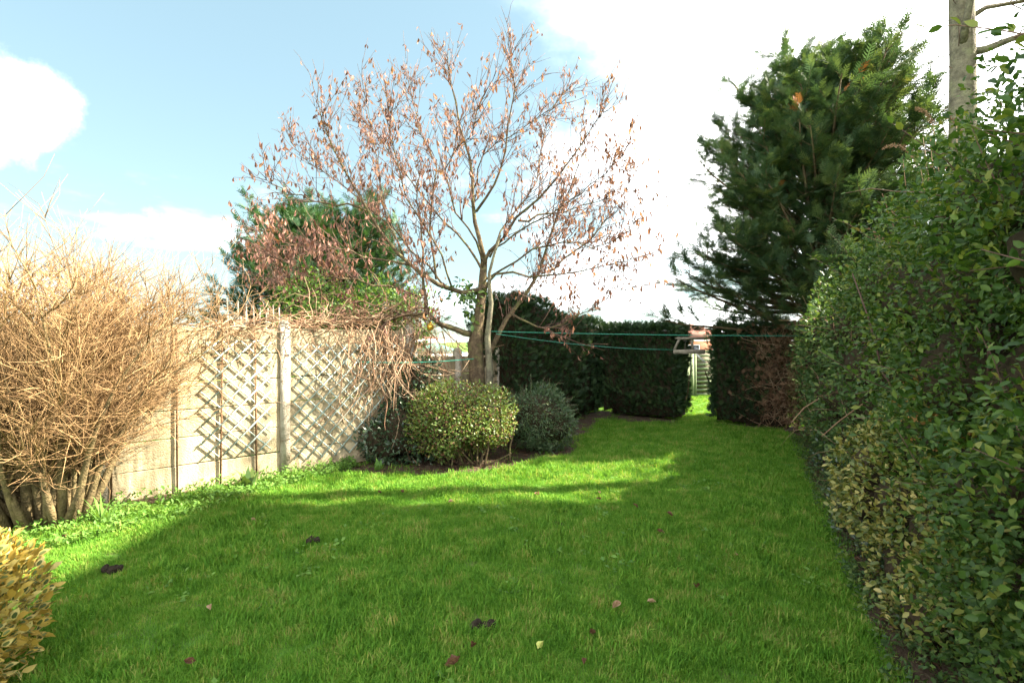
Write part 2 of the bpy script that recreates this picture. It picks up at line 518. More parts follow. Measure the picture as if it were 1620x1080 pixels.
bedA = [G(470, 751), G(560, 752), G(660, 752), G(740, 751), G(800, 744), G(850, 733), G(905, 718), G(918, 700), G(935, 680), G(950, 664), G(1070, 672),
        G(1078, 664), G(955, 650), (1.2, 11.2, 0), (-.4, 9.2, 0), FO + FD * 4.8, FO + FD * 1.6]
_, bedA_o = sheet('planting_bed', bedA, .008, 'soil', 'dark soil bed under the two rounded shrubs and the hedge', 'soil bed')
bedB = [FO + FD * (-2) + FN * .6, FO + FD * (-.6) + FN * .55, FO + FD * .2 + FN * .35, FO + FD * 1.0 + FN * .12, FO + FD * 1.6 + FN * .1, FO + FD * 1.55, FO - FD * 2]
_, bedB_o = sheet('planting_bed', bedB, .012, 'soil', 'narrow soil bed along the foot of the concrete fence', 'soil bed')
bedC = [(hedge_face(y) - .12, y, 0) for y in (.2, 1.5, 2.6, 3.6, 4.6, 5.6, 6.6, 7.6, 8.6)] + [(4.9, 9.35, 0), (4.0, 9.95, 0), (3.9, 10.25, 0), (5.6, 9.7, 0), (6.6, 9.2, 0), (3.2, .2, 0)]
_, bedC_o = sheet('planting_bed', bedC, .010, 'soil', 'soil strip under the tall leafy hedge', 'soil bed')


def in_poly(p, poly):
    x, y = p[:, 0], p[:, 1]
    ins = np.zeros(len(p), bool)
    n = len(poly)
    for i in range(n):
        x1, y1 = poly[i]; x2, y2 = poly[(i + 1) % n]
        c = ((y1 > y) != (y2 > y)) & (x < (x2 - x1) * (y - y1) / (y2 - y1 + 1e-12) + x1)
        ins ^= c
    return ins


# grass: tufts instanced on points by geometry nodes
def make_tuft(seed, nb, rad, h):
    r = np.random.default_rng(seed)
    v, q, t, rn = [], [], [], []
    for i in range(nb):
        a, d = r.random() * 6.28, rad * math.sqrt(r.random())
        b = np.array([math.cos(a) * d, math.sin(a) * d, -.004])
        L = h * (.5 + .8 * r.random())
        la = r.random() * 6.28
        lean = np.array([math.cos(la), math.sin(la), 0]) * L * (.15 + .6 * r.random())
        sd = np.array([-math.sin(la), math.cos(la), 0]) * (.0013 + .0012 * r.random())
        m = b + lean * .35 + np.array([0, 0, L * .62])
        tip = b + lean + np.array([0, 0, L * (.95 - .3 * r.random())])
        i0 = len(v)
        v += [b - sd, b + sd, m + sd * .8, m - sd * .8, tip]
        q.append((i0, i0 + 1, i0 + 2, i0 + 3)); t.append((i0 + 3, i0 + 2, i0 + 4))
        rn += [r.random()] * 5
    mb = MB()
    mb.add(v, q, t, np.array(rn))
    return mb.mesh('grass_tuft', 'grass')


tufts = bpy.data.collections.new('grass_tufts')
for i in range(5):
    tufts.objects.link(bpy.data.objects.new('grass_tuft', make_tuft(100 + i, 38, .075, .030 + .005 * i)))


def lawn_points():
    out = []
    for y0, y1, dens in ((1.7, 3.6, 1300), (3.6, 5.5, 900), (5.5, 8, 600), (8, 11.5, 380), (11.5, 18, 150)):
        xa, xb = -1.15 * y1 - .3, 1.05 * y1 + .3
        n = int((xb - xa) * (y1 - y0) * dens)
        p = np.stack([RNG.uniform(xa, xb, n), RNG.uniform(y0, y1, n)], 1)
        out.append(p)
    p = np.concatenate(out)
    keep = np.abs(p[:, 0]) < 1.1 * p[:, 1] + .3
    for poly in (bedA_o, bedB_o, bedC_o):
        keep &= ~in_poly(p, poly) | (RNG.random(len(p)) < .03)
    s = (p - FO[None, :2]) @ FN[:2]
    keep &= (s > .05) | (p[:, 1] > 9.5)
    keep &= p[:, 0] < hedge_face(p[:, 1]) + .25 + 90 * (p[:, 1] > 10.2)
    thin = np.array([mnoise.noise(Vector((x * 3.2, y * 3.2, 7.7))) + .6 * mnoise.noise(Vector((x * 8, y * 8, 2.2))) for x, y in p])
    keep &= (thin > -.22) | (RNG.random(len(p)) < .62)          # thin, mossy spots in the sward
    return p[keep]


lp = lawn_points()
pm = bpy.data.meshes.new('grass')
pm.vertices.add(len(lp))
pm.vertices.foreach_set('co', np.c_[lp, np.zeros(len(lp))].astype(np.float32).ravel())
sa = pm.attributes.new('scl', 'FLOAT', 'POINT')
patch = np.array([mnoise.noise(Vector((x * 1.6, y * 1.6, 3.3))) + .9 * mnoise.noise(Vector((x * 5.5, y * 5.5, 1.3))) for x, y in lp])
sc_ = (.8 + .45 * RNG.random(len(lp)) + .85 * patch) * (1 + .25 * (lp[:, 1] > 6))
sa.data.foreach_set('value', np.clip(sc_, .58, 1.8).astype(np.float32))
ra = pm.attributes.new('rot', 'FLOAT_VECTOR', 'POINT')
ra.data.foreach_set('vector', np.c_[RNG.normal(0, .12, len(lp)), RNG.normal(0, .12, len(lp)), RNG.random(len(lp)) * 6.28].astype(np.float32).ravel())
grass = tag(link('grass', pm), 'short green lawn grass between the fence and the hedges', 'grass', kind='stuff')
ng = bpy.data.node_groups.new('grass_scatter', 'GeometryNodeTree')
ng.interface.new_socket('Geometry', in_out='INPUT', socket_type='NodeSocketGeometry')
ng.interface.new_socket('Geometry', in_out='OUTPUT', socket_type='NodeSocketGeometry')
gi, go = ng.nodes.new('NodeGroupInput'), ng.nodes.new('NodeGroupOutput')
ip = ng.nodes.new('GeometryNodeInstanceOnPoints')
ci = ng.nodes.new('GeometryNodeCollectionInfo')
ci.inputs['Collection'].default_value = tufts
ci.inputs['Separate Children'].default_value = True
ci.inputs['Reset Children'].default_value = True
ip.inputs['Pick Instance'].default_value = True
na = ng.nodes.new('GeometryNodeInputNamedAttribute'); na.data_type = 'FLOAT'; na.inputs['Name'].default_value = 'scl'
nb_ = ng.nodes.new('GeometryNodeInputNamedAttribute'); nb_.data_type = 'FLOAT_VECTOR'; nb_.inputs['Name'].default_value = 'rot'
ri = ng.nodes.new('FunctionNodeRandomValue'); ri.data_type = 'INT'
ri.inputs['Max'].default_value = 4 if 'Max' in ri.inputs else 4
for s_ in ri.inputs:
    if s_.name == 'Max' and s_.type == 'INT':
        s_.default_value = 4
    if s_.name == 'Min' and s_.type == 'INT':
        s_.default_value = 0
L_ = ng.links.new
L_(gi.outputs[0], ip.inputs['Points'])
L_(ci.outputs[0], ip.inputs['Instance'])
L_([o for o in na.outputs if o.enabled][0], ip.inputs['Scale'])
L_([o for o in nb_.outputs if o.enabled][0], ip.inputs['Rotation'])
L_([o for o in ri.outputs if o.enabled][0], ip.inputs['Instance Index'])
L_(ip.outputs[0], go.inputs[0])
md = grass.modifiers.new('scatter', 'NODES')
md.node_group = ng


# ------------------------------------------------------------------ foliage volumes
def inside_val(p, blobs):
    best = np.full(len(p), 9.0)
    for b in blobs:
        d = np.linalg.norm((p - np.array(b[:3])) / np.array(b[3:6]), axis=1)
        best = np.minimum(best, d)
    return best


def blob_points(blobs, n, jit=(.82, 1.1), cut=.84, zmin=.02, lump=.12, lsc=2.2, over=1.9, face=None):
    """points in the outer shell of a union of ellipsoids, with outward normals"""
    area = np.array([(b[3] * b[4] + b[3] * b[5] + b[4] * b[5]) for b in blobs])
    cnt = RNG.multinomial(int(n * over), area / area.sum())
    Pp, Nn = [], []
    for b, c in zip(blobs, cnt):
        u = unit(c)
        r = np.array(b[3:6])
        rad = RNG.uniform(jit[0], jit[1], c)
        Pp.append(np.array(b[:3]) + u * r * rad[:, None])
        nn = u / r
        Nn.append(nn / np.linalg.norm(nn, axis=1, keepdims=True))
    Pp, Nn = np.concatenate(Pp), np.concatenate(Nn)
    iv = inside_val(Pp, blobs)
    k = (iv > cut) & (Pp[:, 2] > zmin)
    Pp, Nn = Pp[k], Nn[k]
    if lump:
        lo = np.array([mnoise.noise(Vector(p * lsc)) for p in Pp])
        Pp = Pp + Nn * (lump * lo)[:, None]
        # thin out the hollows a little so that the outline is uneven
        k = (RNG.random(len(Pp)) < np.clip(1.0 + 1.2 * lo, .45, 1)) & (Pp[:, 2] > zmin)
        Pp, Nn = Pp[k], Nn[k]
    if face is not None:      # most leaves on the garden side, fewer at the back
        k = (np.einsum('ij,ij->i', Nn, np.array([0, 0, CAM_H]) - Pp) > -.15 * np.linalg.norm(Pp, axis=1)) | (RNG.random(len(Pp)) < face)
        Pp, Nn = Pp[k], Nn[k]
    if len(Pp) > n:
        k = RNG.choice(len(Pp), n, replace=False)
        Pp, Nn = Pp[k], Nn[k]
    return Pp, Nn


def leafdirs(Nn, up=.35, out=.8, rand=.9, droop=0.0):
    d = Nn * out + unit(len(Nn)) * rand
    d[:, 2] += up - droop
    nr = Nn * .7 + unit(len(Nn)) * .6
    nr[:, 2] += .8
    return d, nr


def core_mesh(mb, blobs, f=.76, sub=2, zmin=.03):  # solid dark lumps that stand in for the shaded depth behind the leaves
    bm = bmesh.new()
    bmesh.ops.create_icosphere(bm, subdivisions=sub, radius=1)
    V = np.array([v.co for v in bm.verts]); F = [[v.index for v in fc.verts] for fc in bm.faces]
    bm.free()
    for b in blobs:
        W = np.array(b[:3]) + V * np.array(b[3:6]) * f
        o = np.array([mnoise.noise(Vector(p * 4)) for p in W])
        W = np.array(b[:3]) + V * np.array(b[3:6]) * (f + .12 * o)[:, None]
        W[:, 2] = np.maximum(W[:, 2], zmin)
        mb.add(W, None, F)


# ------------------------------------------------------------------ recursive branches
class Wood:
    """collects polylines by point count, then makes tubes"""

    def __init__(self):
        self.d = {}

    def add(self, pts, rad):
        self.d.setdefault(len(pts), []).append((pts, rad))

    def into(self, mb, k=5):
        for n, lst in self.d.items():
            mb.tubes(np.array([a for a, b in lst]), np.array([b for a, b in lst]), k)


def curve(p, d, L, n=5, wander=.18, up=.0, sag=0.0, rs=random):
    pts = [np.array(p, float)]
    d = np.array(d, float); d = d / np.linalg.norm(d)
    for i in range(n - 1):
        d = d + np.array([rs.gauss(0, wander), rs.gauss(0, wander), rs.gauss(0, wander) + up - sag * i / n])
        d = d / np.linalg.norm(d)
        pts.append(pts[-1] + d * L / (n - 1))
    return np.array(pts), d


def along(pts, t):
    f = t * (len(pts) - 1)
    i = min(int(f), len(pts) - 2)
    return pts[i] + (pts[i + 1] - pts[i]) * (f - i), (pts[i + 1] - pts[i]) / (np.linalg.norm(pts[i + 1] - pts[i]) + 1e-9)


def side_dir(d, ang, rs=random):
    r = np.array([rs.gauss(0, 1) for _ in range(3)])
    r -= d * np.dot(r, d)
    r /= np.linalg.norm(r) + 1e-9
    return d * math.cos(ang) + r * math.sin(ang)


# ------------------------------------------------------------------ concrete fence with trellis
fence = thing('concrete_fence', FO, 'weathered cream concrete panel fence with posts along the side of the lawn', 'fence')
post_s = [-1.77, 0.0, 1.77, 3.54, 4.42, 5.3]
post_h = [1.86, 1.86, 1.86, 1.86, 1.5, 1.5]
for s, h in zip(post_s, post_h):
    mb = MB()
    c = FO + FD * s
    mb.box(c + np.array([0, 0, h / 2 - .02]), (.11, .10, h + .04), FD)
    mb.box(c + np.array([0, 0, h + .025]), (.11, .10, .05), FD, taper=.55)
    mb.build('post', 'post', fence)
for i in range(5):
    a, b = post_s[i] + .055, post_s[i + 1] - .055
    H = 1.81 if i < 3 else 1.42
    n = 6 if i < 3 else 5
    bh = H / n
    for j in range(n):
        mb = MB()
        c = FO + FD * (a + b) / 2 + np.array([0, 0, bh * (j + .5)]) + FN * (random.uniform(-.004, .004))
        gap = .012 if (i == 1 and j == 0) else .006
        bm = bmesh.new()
        bmesh.ops.create_cube(bm, size=1)
        bmesh.ops.scale(bm, vec=(b - a - .004, .045, bh - gap), verts=bm.verts)
        bmesh.ops.bevel(bm, geom=list(bm.edges), offset=.006, segments=1, affect='EDGES')
        me = bpy.data.meshes.new('board'); bm.to_mesh(me); bm.free()
        me.materials.append(M['concrete'])
        o = bpy.data.objects.new('board', me); COL.objects.link(o)
        o.parent = fence
        o.location = [float(v) for v in (c - FO)]
        o.rotation_euler = (random.gauss(0, .003), random.gauss(0, .004), math.atan2(FD[1], FD[0]))
for s in (.08, .64, 1.07, 1.43):
    mb = MB()
    c = FO + FD * s + FN * .045
    mb.box(c + np.array([0, 0, .9]), (.018, .014, 1.78), FD + np.array([0, 0, random.gauss(0, .008)]))
    mb.build('batten', 'batten', fence)


def trellis(s0, s1, z0, z1, pitch, off, label):
    root = thing('trellis', FO + FD * (s0 + s1) / 2 + FN * off, label, 'trellis', 'diamond trellises on the concrete fence')
    w, h = s1 - s0, z1 - z0
    for sgn in (1, -1):
        k = -h
        while k < w + h:
            # line u = k + sgn*v clipped to the rectangle
            pts = []
            for v in (0, h):
                u = (k + v) if sgn > 0 else (k + h - v)
                pts.append((u, v))
            (u0, v0), (u1, v1) = pts
            t0, t1 = 0., 1.
            du = u1 - u0
            for lo, hi in ((0, w),):
                ta, tb = sorted(((lo - u0) / du, (hi - u0) / du))
                t0, t1 = max(t0, ta), min(t1, tb)
            if t1 - t0 > .06:
                a = (u0 + du * t0, v0 + (v1 - v0) * t0); b = (u0 + du * t1, v0 + (v1 - v0) * t1)
                o3 = off + (.006 if sgn > 0 else -.006)
                A = FO + FD * (s0 + a[0]) + FN * o3 + np.array([0, 0, z0 + a[1]])
                B = FO + FD * (s0 + b[0]) + FN * o3 + np.array([0, 0, z0 + b[1]])
                mb = MB()
                mb.bar(A, B, .009, .016, up=np.cross(B - A, FN))
                mb.build('slat', 'trellis', root)
            k += pitch * random.uniform(.93, 1.07)
    return root


trellis(.86, 1.60, .35, 1.66, .19, .052, 'pale blue diamond trellis on the fence panel nearest the bare shrub')
trellis(1.86, 3.46, .16, 1.62, .19, .050, 'pale blue diamond trellis partly under hanging dry vine')

# canes standing along the top of the fence
cs = thing('cane_row', FO + FD * 1.35 - FN * .12, 'row of thin grey upright stakes behind the top of the concrete fence', 'stakes')
for px, top in ((366, 470), (378, 476), (389, 492), (396, 480), (404, 478), (412, 488), (420, 494), (428, 487), (437, 482), (447, 486), (433, 500), (384, 500)):
    s = 1.2 + (px - 366) * .0072
    c = FO + FD * s - FN * (.12 + random.uniform(0, .05))
    ztop = CAM_H - (top - 540) / FPX * c[1]
    mb = MB()
    mb.tubes(np.array([[c[0], c[1], 0.0], [c[0] + random.gauss(0, .01), c[1], 1.1], [c[0] + random.gauss(0, .02), c[1], ztop]]), np.array([.011, .010, .009]), 5)
    mb.build('stake', 'timber', cs)

# dry vine over the fence
vine = thing('dry_vine', FO + FD * 3.2 + FN * .15, 'tangled leafless brown vine hanging over the top of the fence', 'vine')
wd, dl = Wood(), []
rs = random.Random(5)
for i in range(360):
    s = rs.uniform(.9, 3.9)
    z = 1.84 + rs.gauss(0, .05) + .10 * max(0, s - 1.6)
    p = FO + FD * s + FN * rs.uniform(-.2, .15) + np.array([0, 0, z])
    d = FD * rs.choice((-1, 1)) + np.array([rs.gauss(0, .4), rs.gauss(0, .4), rs.gauss(0, .35)])
    pts, _ = curve(p, d, rs.uniform(.3, .9), 6, .38, sag=.25, rs=rs)
    wd.add(pts, np.linspace(.006, .002, 6) * rs.uniform(.6, 1.4))
    if rs.random() < .8 and s > 1.6:
        dl += [pts[j] for j in (2, 3, 4, 5)]
for i in range(170):
    s = min(4.3, max(2.3, rs.gauss(3.25, .42)))
    p = FO + FD * s + FN * rs.uniform(.05, .22) + np.array([0, 0, rs.uniform(1.2, 1.95)])
    d = np.array([rs.gauss(0, .3), rs.gauss(0, .3), -1]) + FN * rs.uniform(-.1, .35)
    pts, _ = curve(p, d, rs.uniform(.4, 1.5), 8, .26, rs=rs)
    pts[:, 2] = np.maximum(pts[:, 2], .03)
    q = (pts - FO) @ FN
    pts += FN[None, :] * np.clip(.06 - q, 0, 1)[:, None]
    wd.add(pts, np.linspace(.007, .002, 8) * rs.uniform(.5, 1.5))
mb = MB(); wd.into(mb, 4)
mb.build('stems', 'vine', vine, kind='stuff')
dl = np.array(dl); dl = dl[RNG.random(len(dl)) < .55] + RNG.normal(0, .03, (int((RNG.random(1)[0] * 0)) + 1, 3))
mb = MB()
d = unit(len(dl)); d[:, 2] -= .6
mb.scatter(CURL, dl, d, unit(len(dl)), RNG.uniform(.03, .06, len(dl)))
mb.build('dead_leaves', 'deadleaf', vine, kind='stuff')

# green climber above the fence
cl = thing('leafy_climber', FO + FD * 2.7 - FN * .45, 'bright green leafy climber rising behind the vine on the fence', 'climber')
blobs = []
for i in range(9):
    s = 2.0 + i * .24
    c = FO + FD * s - FN * .45
    blobs.append((c[0], c[1], 2.1 + .14 * math.sin(i * 1.3), .30, .28, .30 + .06 * (i % 3)))
pp, nn = blob_points(blobs, 3600, (.5, 1.25), .5)
d, nr = leafdirs(nn)
mb = MB(); mb.scatter(LEAF4, pp, d, nr, RNG.uniform(.04, .085, len(pp)))
mb.build('leaves', 'climber', cl, kind='stuff')
wd = Wood()
for i in range(90):
    s = rs.uniform(2, 4.0)
    p = FO + FD * s - FN * .45 + np.array([0, 0, rs.uniform(0, .3) if i < 12 else 1.3])
    pts, _ = curve(p, (rs.gauss(0, .25), rs.gauss(0, .25), 1), rs.uniform(.8, 1.3) if i >= 12 else 1.7, 6, .2, rs=rs)
    wd.add(pts, np.linspace(.008, .002, 6))
mb = MB(); wd.into(mb, 4); mb.build('stems', 'vine', cl, kind='stuff')


# ------------------------------------------------------------------ big bare shrub at the fence
def bare_shrub(name, base, label, cat, nst, H, R, seed, matstem, mattwig, r0=.035, twigs=(9, 7), lean=(0, 0), flat=.75, group=None):
    rs = random.Random(seed)
    root = thing(name, base, label, cat, group)
    stems, tw = Wood(), Wood()
    for i in range(nst):
        a = rs.uniform(0, 6.283)
        br = rs.random() ** .6
        p = np.array(base) + np.array([math.cos(a) * br * .42 * R / 1.4, math.sin(a) * br * .22, -.03])
        d = np.array([math.cos(a) * br * flat + lean[0], math.sin(a) * br * flat * .75 + lean[1], 1.0])
        L = H * rs.uniform(.55, .85)
        pts, de = curve(p, d, L, 7, .13, up=.02, rs=rs)
        rr = r0 * rs.uniform(.5, 1.2)
        stems.add(pts, rr * (.14 + .86 * np.linspace(1, 0, 7) ** 1.5))
        for j in range(twigs[0]):
            t = rs.uniform(.22, 1.0)
            q, dq = along(pts, t)
            d2 = side_dir(dq, rs.uniform(.35, 1.15), rs) + np.array([0, 0, .15])
            L2 = rs.uniform(.35, 1.0) * H * .31
            p2, _ = curve(q, d2, L2, 6, .15, up=.05, rs=rs)
            r2 = max(.004, rr * .16)
            tw.add(p2, np.linspace(r2, max(.0022, r2 * .3), 6))
            for k in range(twigs[1]):
                q3, d3 = along(p2, rs.uniform(.15, 1))
                d3 = side_dir(d3, rs.uniform(.35, 1.2), rs) + np.array([0, 0, .16])
                p3, _ = curve(q3, d3, rs.uniform(.15, .6), 4, .2, up=.05, rs=rs)
                tw.add(p3, np.linspace(.0027, .0011, 4))
    mb = MB(); stems.into(mb, 7); mb.build('stems', matstem, root, smooth=True)
    mb = MB(); tw.into(mb, 3); mb.build('twigs', mattwig, root, kind='stuff')
    return root


bare_shrub('bare_shrub', (-4.22, 4.58, 0), 'large leafless tan twiggy shrub with many stems in front of the concrete fence', 'shrub',
           52, 2.8, 1.15, 3, 'shrubstem', 'shrubtwig', .042, (17, 17), flat=.5, lean=(-.10, 0))
bare_shrub('bare_shrub', (-2.15, 10.6, 0), 'grey-brown leafless thicket behind the low fence panels beside the tree', 'shrub',
           26, 2.2, 1.2, 8, 'bark', 'vine', .03, (9, 7), flat=.7)
bare_shrub('bare_shrub', (-.55, 10.9, 0), 'dark twiggy thicket behind the tree trunk at the end of the fence', 'shrub',
           22, 2.1, 1.2, 9, 'bark', 'vine', .03, (9, 7), flat=.7)


# ------------------------------------------------------------------ leafy shrubs
def leafy(name, base, label, cat, blobs, n, tpl, size, material, coref=.74, jit=(.82, 1.1), lump=.12, dirs=None, group=None, core=True, cut=.84, leafname='leaves', wscale=None, over=1.9, face=None):
    root = thing(name, base, label, cat, group)
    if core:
        mb = MB(); core_mesh(mb, blobs, coref); mb.build('dark_core', 'inner', root, smooth=True, kind='stuff')
    pp, nn = blob_points(blobs, n, jit, cut, lump=lump, over=over, face=face)
    d, nr = leafdirs(nn, **(dirs or {}))
    mb = MB(); mb.scatter(tpl, pp, d, nr, RNG.uniform(size[0], size[1], len(pp)), wscale=wscale)
    mb.build(leafname, material, root, kind='stuff')
    return root, pp, nn


bc = G(718, 744)
bushb = [(bc[0] - .34, bc[1] + .35, .60, .36, .4, .36), (bc[0] + .02, bc[1] + .32, .68, .44, .42, .37), (bc[0] + .38, bc[1] + .34, .60, .40, .4, .36),
         (bc[0] - .1, bc[1] + .15, .48, .42, .32, .30), (bc[0] + .2, bc[1] + .16, .50, .38, .3, .28), (bc[0] - .22, bc[1] + .34, .82, .2, .24, .18)]
b1, pp, nn = leafy('rounded_bush', (bc[0], bc[1] + .35, 0), 'rounded clipped bush with yellow-green and reddish leaves beside the tree trunk', 'bush',
                   bushb, 12000, LEAF4, (.026, .052), 'bush', lump=.2, jit=(.62, 1.14), cut=.66, coref=.55)
k = (RNG.random(len(pp)) < .34)
mb = MB(); d, nr = leafdirs(nn[k]); mb.scatter(LEAF4, pp[k] * 1.0 + RNG.normal(0, .02, (k.sum(), 3)), d, nr, RNG.uniform(.025, .045, k.sum()))
mb.build('red_leaves', 'bushred', b1, kind='stuff')
wd = Wood()
sh = []
for i in range(70):
    j = RNG.integers(len(pp))
    if pp[j][2] < .45:
        continue
    pts, _ = curve(pp[j] - nn[j] * .08, nn[j] + np.array([rs.gauss(0, .3), rs.gauss(0, .3), .8]), rs.uniform(.12, .26), 5, .12, rs=rs)
    wd.add(pts, np.linspace(.0025, .0012, 5))
    sh += [along(pts, t) for t in np.linspace(.4, .99, 6)]
sp_ = np.array([a for a, b in sh]); sd_ = np.array([b for a, b in sh]) + unit(len(sh)) * .9
mb = MB(); mb.scatter(LEAF4, sp_, sd_, unit(len(sh)) + np.array([0, 0, 1.]), RNG.uniform(.025, .045, len(sh))); mb.build('shoot_leaves', 'bush', b1, kind='stuff')
for i in range(26):
    p = np.array([bc[0] + rs.gauss(0, .25), bc[1] + .35 + rs.gauss(0, .15), -.02])
    pts, _ = curve(p, (rs.gauss(0, .5), rs.gauss(0, .4), 1), .6, 5, .15, rs=rs)
    wd.add(pts, np.linspace(.014, .006, 5))
mb = MB(); wd.into(mb, 5); mb.build('stems', 'bark', b1, kind='stuff')

dc = G(855, 720)
darkb = [(dc[0], dc[1] + .3, .52, .47, .45, .46), (dc[0] + .18, dc[1] + .25, .42, .38, .4, .36), (dc[0] - .2, dc[1] + .3, .45, .36, .4, .4)]
b2, pp, nn = leafy('dark_shrub', (dc[0], dc[1] + .3, 0), 'smaller dark blue-green shrub with fine arching sprays right of the rounded bush', 'bush',
                   darkb, 6500, NARROW, (.035, .075), 'darkbush', lump=.1)
wd, lf = Wood(), []
for i in range(150):
    j = RNG.integers(len(pp))
    if pp[j][2] < .35:
        continue
    dd = nn[j] * 1.0 + np.array([rs.gauss(0, .3), rs.gauss(0, .3), .35])
    pts, _ = curve(pp[j], dd, rs.uniform(.12, .26), 5, .1, sag=.5, rs=rs)
    wd.add(pts, np.linspace(.003, .0015, 5))
    for t in np.linspace(.1, 1, 9):
        lf.append((along(pts, t)))
mb = MB(); wd.into(mb, 3); mb.build('twigs', 'twig', b2, kind='stuff')
lfp = np.array([a for a, b in lf]); lfd = np.array([b for a, b in lf]) + unit(len(lf)) * .8
mb = MB(); mb.scatter(NARROW, lfp, lfd, unit(len(lf)) + np.array([0, 0, 1]), RNG.uniform(.025, .045, len(lf)), rnd=RNG.uniform(.5, 1, len(lf)))
mb.build('arching_sprays', 'darkbush', b2, kind='stuff')

ib = G(628, 738)
leafy('shade_shrub', (ib[0], ib[1] + .3, 0), 'low dark leafy shrub in shade between the trellis and the rounded bush', 'bush',
      [(ib[0], ib[1] + .3, .4, .34, .34, .42), (ib[0] + .25, ib[1] + .3, .28, .3, .3, .3), (ib[0] - .2, ib[1] + .25, .2, .25, .25, .24)] + [(*(FO + FD * q + FN * .2)[:2], z, .24, .24, .27) for q, z in ((2.95, .3), (3.2, .55), (3.45, .8), (3.6, 1.1), (3.5, .35))], 4300, LEAF4, (.035, .08), 'ivy', lump=.12, jit=(.7, 1.2))

# golden variegated shrub at the corner by the camera: its largest leaves are single parts
gb = [(-2.57, 2.20, .30, .30, .32, .34), (-2.60, 2.22, .52, .24, .28, .22), (-2.72, 2.35, .3, .4, .4, .4)]
gr, pp, nn = leafy('golden_shrub', (-2.4, 2.25, 0), 'golden variegated shrub at the near corner of the lawn', 'bush', gb, 4200, LEAF, (.04, .062), 'gold', lump=.05, coref=.6, jit=(.72, 1.1),
                   dirs=dict(up=.5, out=1.0, rand=.55))
for c_ in [c for c in gr.children if c.name.startswith('leaves')]:
    bpy.data.objects.remove(c_)
d, nr = leafdirs(nn, .5, 1.0, .55)
sz = RNG.uniform(.038, .064, len(pp))
mb = MB(); mb.scatter(LEAF, pp, d, nr, sz); mb.build('leaves', 'gold', gr, kind='stuff')
mb = MB(); mb.scatter(([(x * .56, y * .66 + .12, z + .03) for x, y, z in LEAF[0]], LEAF[1], LEAF[2]), pp, d, nr, sz)
mb.build('leaf_middles', 'goldmid', gr, kind='stuff')


def single_leaves(root, pp, nn, n, tpl, size, material, name='leaf', dirs=None, front=True, lift=.02):
    """n outermost leaves towards the camera as objects of their own, sharing mesh data"""
    vis = np.einsum('ij,ij->i', nn, -(pp - np.array([0, 0, CAM_H]))) > 0
    idx = np.where(vis)[0]
    sz = 1 / np.linalg.norm(pp[idx] - np.array([0, 0, CAM_H]), axis=1)
    px = 810 + pp[idx, 0] / pp[idx, 1] * FPX
    py = 540 - (pp[idx, 2] - CAM_H) / pp[idx, 1] * FPX
    ok = (px > 5) & (px < 1615) & (py > 5) & (py < 1075)
    idx, sz = idx[ok], sz[ok]
    idx = idx[np.argsort(-sz * RNG.uniform(.75, 1.25, len(sz)))][:n]
    meshes = []
    for i in range(8):
        mb = MB(); mb.add(np.array(tpl[0]), tpl[1], tpl[2], i / 7)
        meshes.append(mb.mesh(name, material))
    d, nr = leafdirs(nn[idx], **(dirs or {}))
    for i, j in enumerate(idx):
        y = Vector(d[i]).normalized(); x = y.cross(Vector(nr[i])).normalized(); z = x.cross(y)
        o = bpy.data.objects.new(name, meshes[i % 8])
        COL.objects.link(o)
        o.parent = root
        s = random.uniform(*size)
        from mathutils import Matrix
        m3 = Matrix((x, y, z)).transposed().to_4x4()
        o.rotation_euler = m3.to_euler()
        o.scale = (s, s, s)
        o.location = Vector(pp[j] + nn[j] * lift) - root.location


single_leaves(gr, pp, nn, 40, LEAF, (.05, .07), 'gold', dirs=dict(up=.5, out=1.0, rand=.5))

# ------------------------------------------------------------------ hedges on the right
rsh = random.Random(21)


def hedge_H(Y):
    return float(np.interp(Y, [0, 3.2, 4.2, 5.2, 6.2, 7.5, 9.3], [3.0, 2.92, 2.72, 2.50, 2.30, 2.2, 2.1]))


pb = []
Y = .75
while Y < 5.0:
    H = hedge_H(Y)
    z = .55
    while z < H - .2:
        rx, rz = rsh.uniform(.50, .66), rsh.uniform(.42, .55)
        zz = min(z, H - rz)
        lean = .10 * (zz / H)
        push = .22 if (zz < 1.15 and 2.5 < Y < 4.3) else (.3 if (Y > 4.3 and .8 < zz < 1.7) else 0.0)
        pb.append((hedge_face(Y) + .58 + rsh.uniform(-.17, .15) + lean + push, Y + rsh.uniform(-.12, .12), zz, rx, rsh.uniform(.42, .55), rz))
        pb.append((hedge_face(Y) + 1.2, Y + rsh.uniform(-.12, .12), zz + .05, rx, .5, rz))
        z += .46
    Y += .48
pr = thing('privet_hedge', (hedge_face(2.8) + .7, 2.8, 0), 'tall overgrown green hedge filling the near side of the lawn opposite the fence', 'hedge')
mb = MB(); core_mesh(mb, [b for b in pb if b[2] < hedge_H(b[1]) - .5], .55); mb.build('dark_core', 'inner', pr, smooth=True, kind='stuff')
pp, nn = blob_points(pb, 118000, (.62, 1.14), .66, lump=.17, over=3.4, face=.45)
hol = np.array([mnoise.noise(Vector((p[0] * 1.6, p[1] * 1.6, p[2] * 1.6 + 5))) for p in pp])       # shaggy: hollows and bulges
pp -= nn * (.30 * np.clip(-hol - .05, 0, .6))[:, None]
k = (hol > -.12) | (RNG.random(len(pp)) < .5)
pp, nn = pp[k], nn[k]
d, nr = leafdirs(nn, up=.2, out=.8, rand=.9)
near = (pp[:, 1] < 2.5) & (pp[:, 0] < hedge_face(pp[:, 1]) + .75)
mb = MB()
mb.scatter(LEAF, pp[near], d[near], nr[near], RNG.uniform(.018, .046, near.sum()))
mb.scatter(LEAF4, pp[~near], d[~near], nr[~near], RNG.uniform(.026, .054, (~near).sum()))
k = near & (RNG.random(len(pp)) < .7)          # the nearest stretch is a little denser
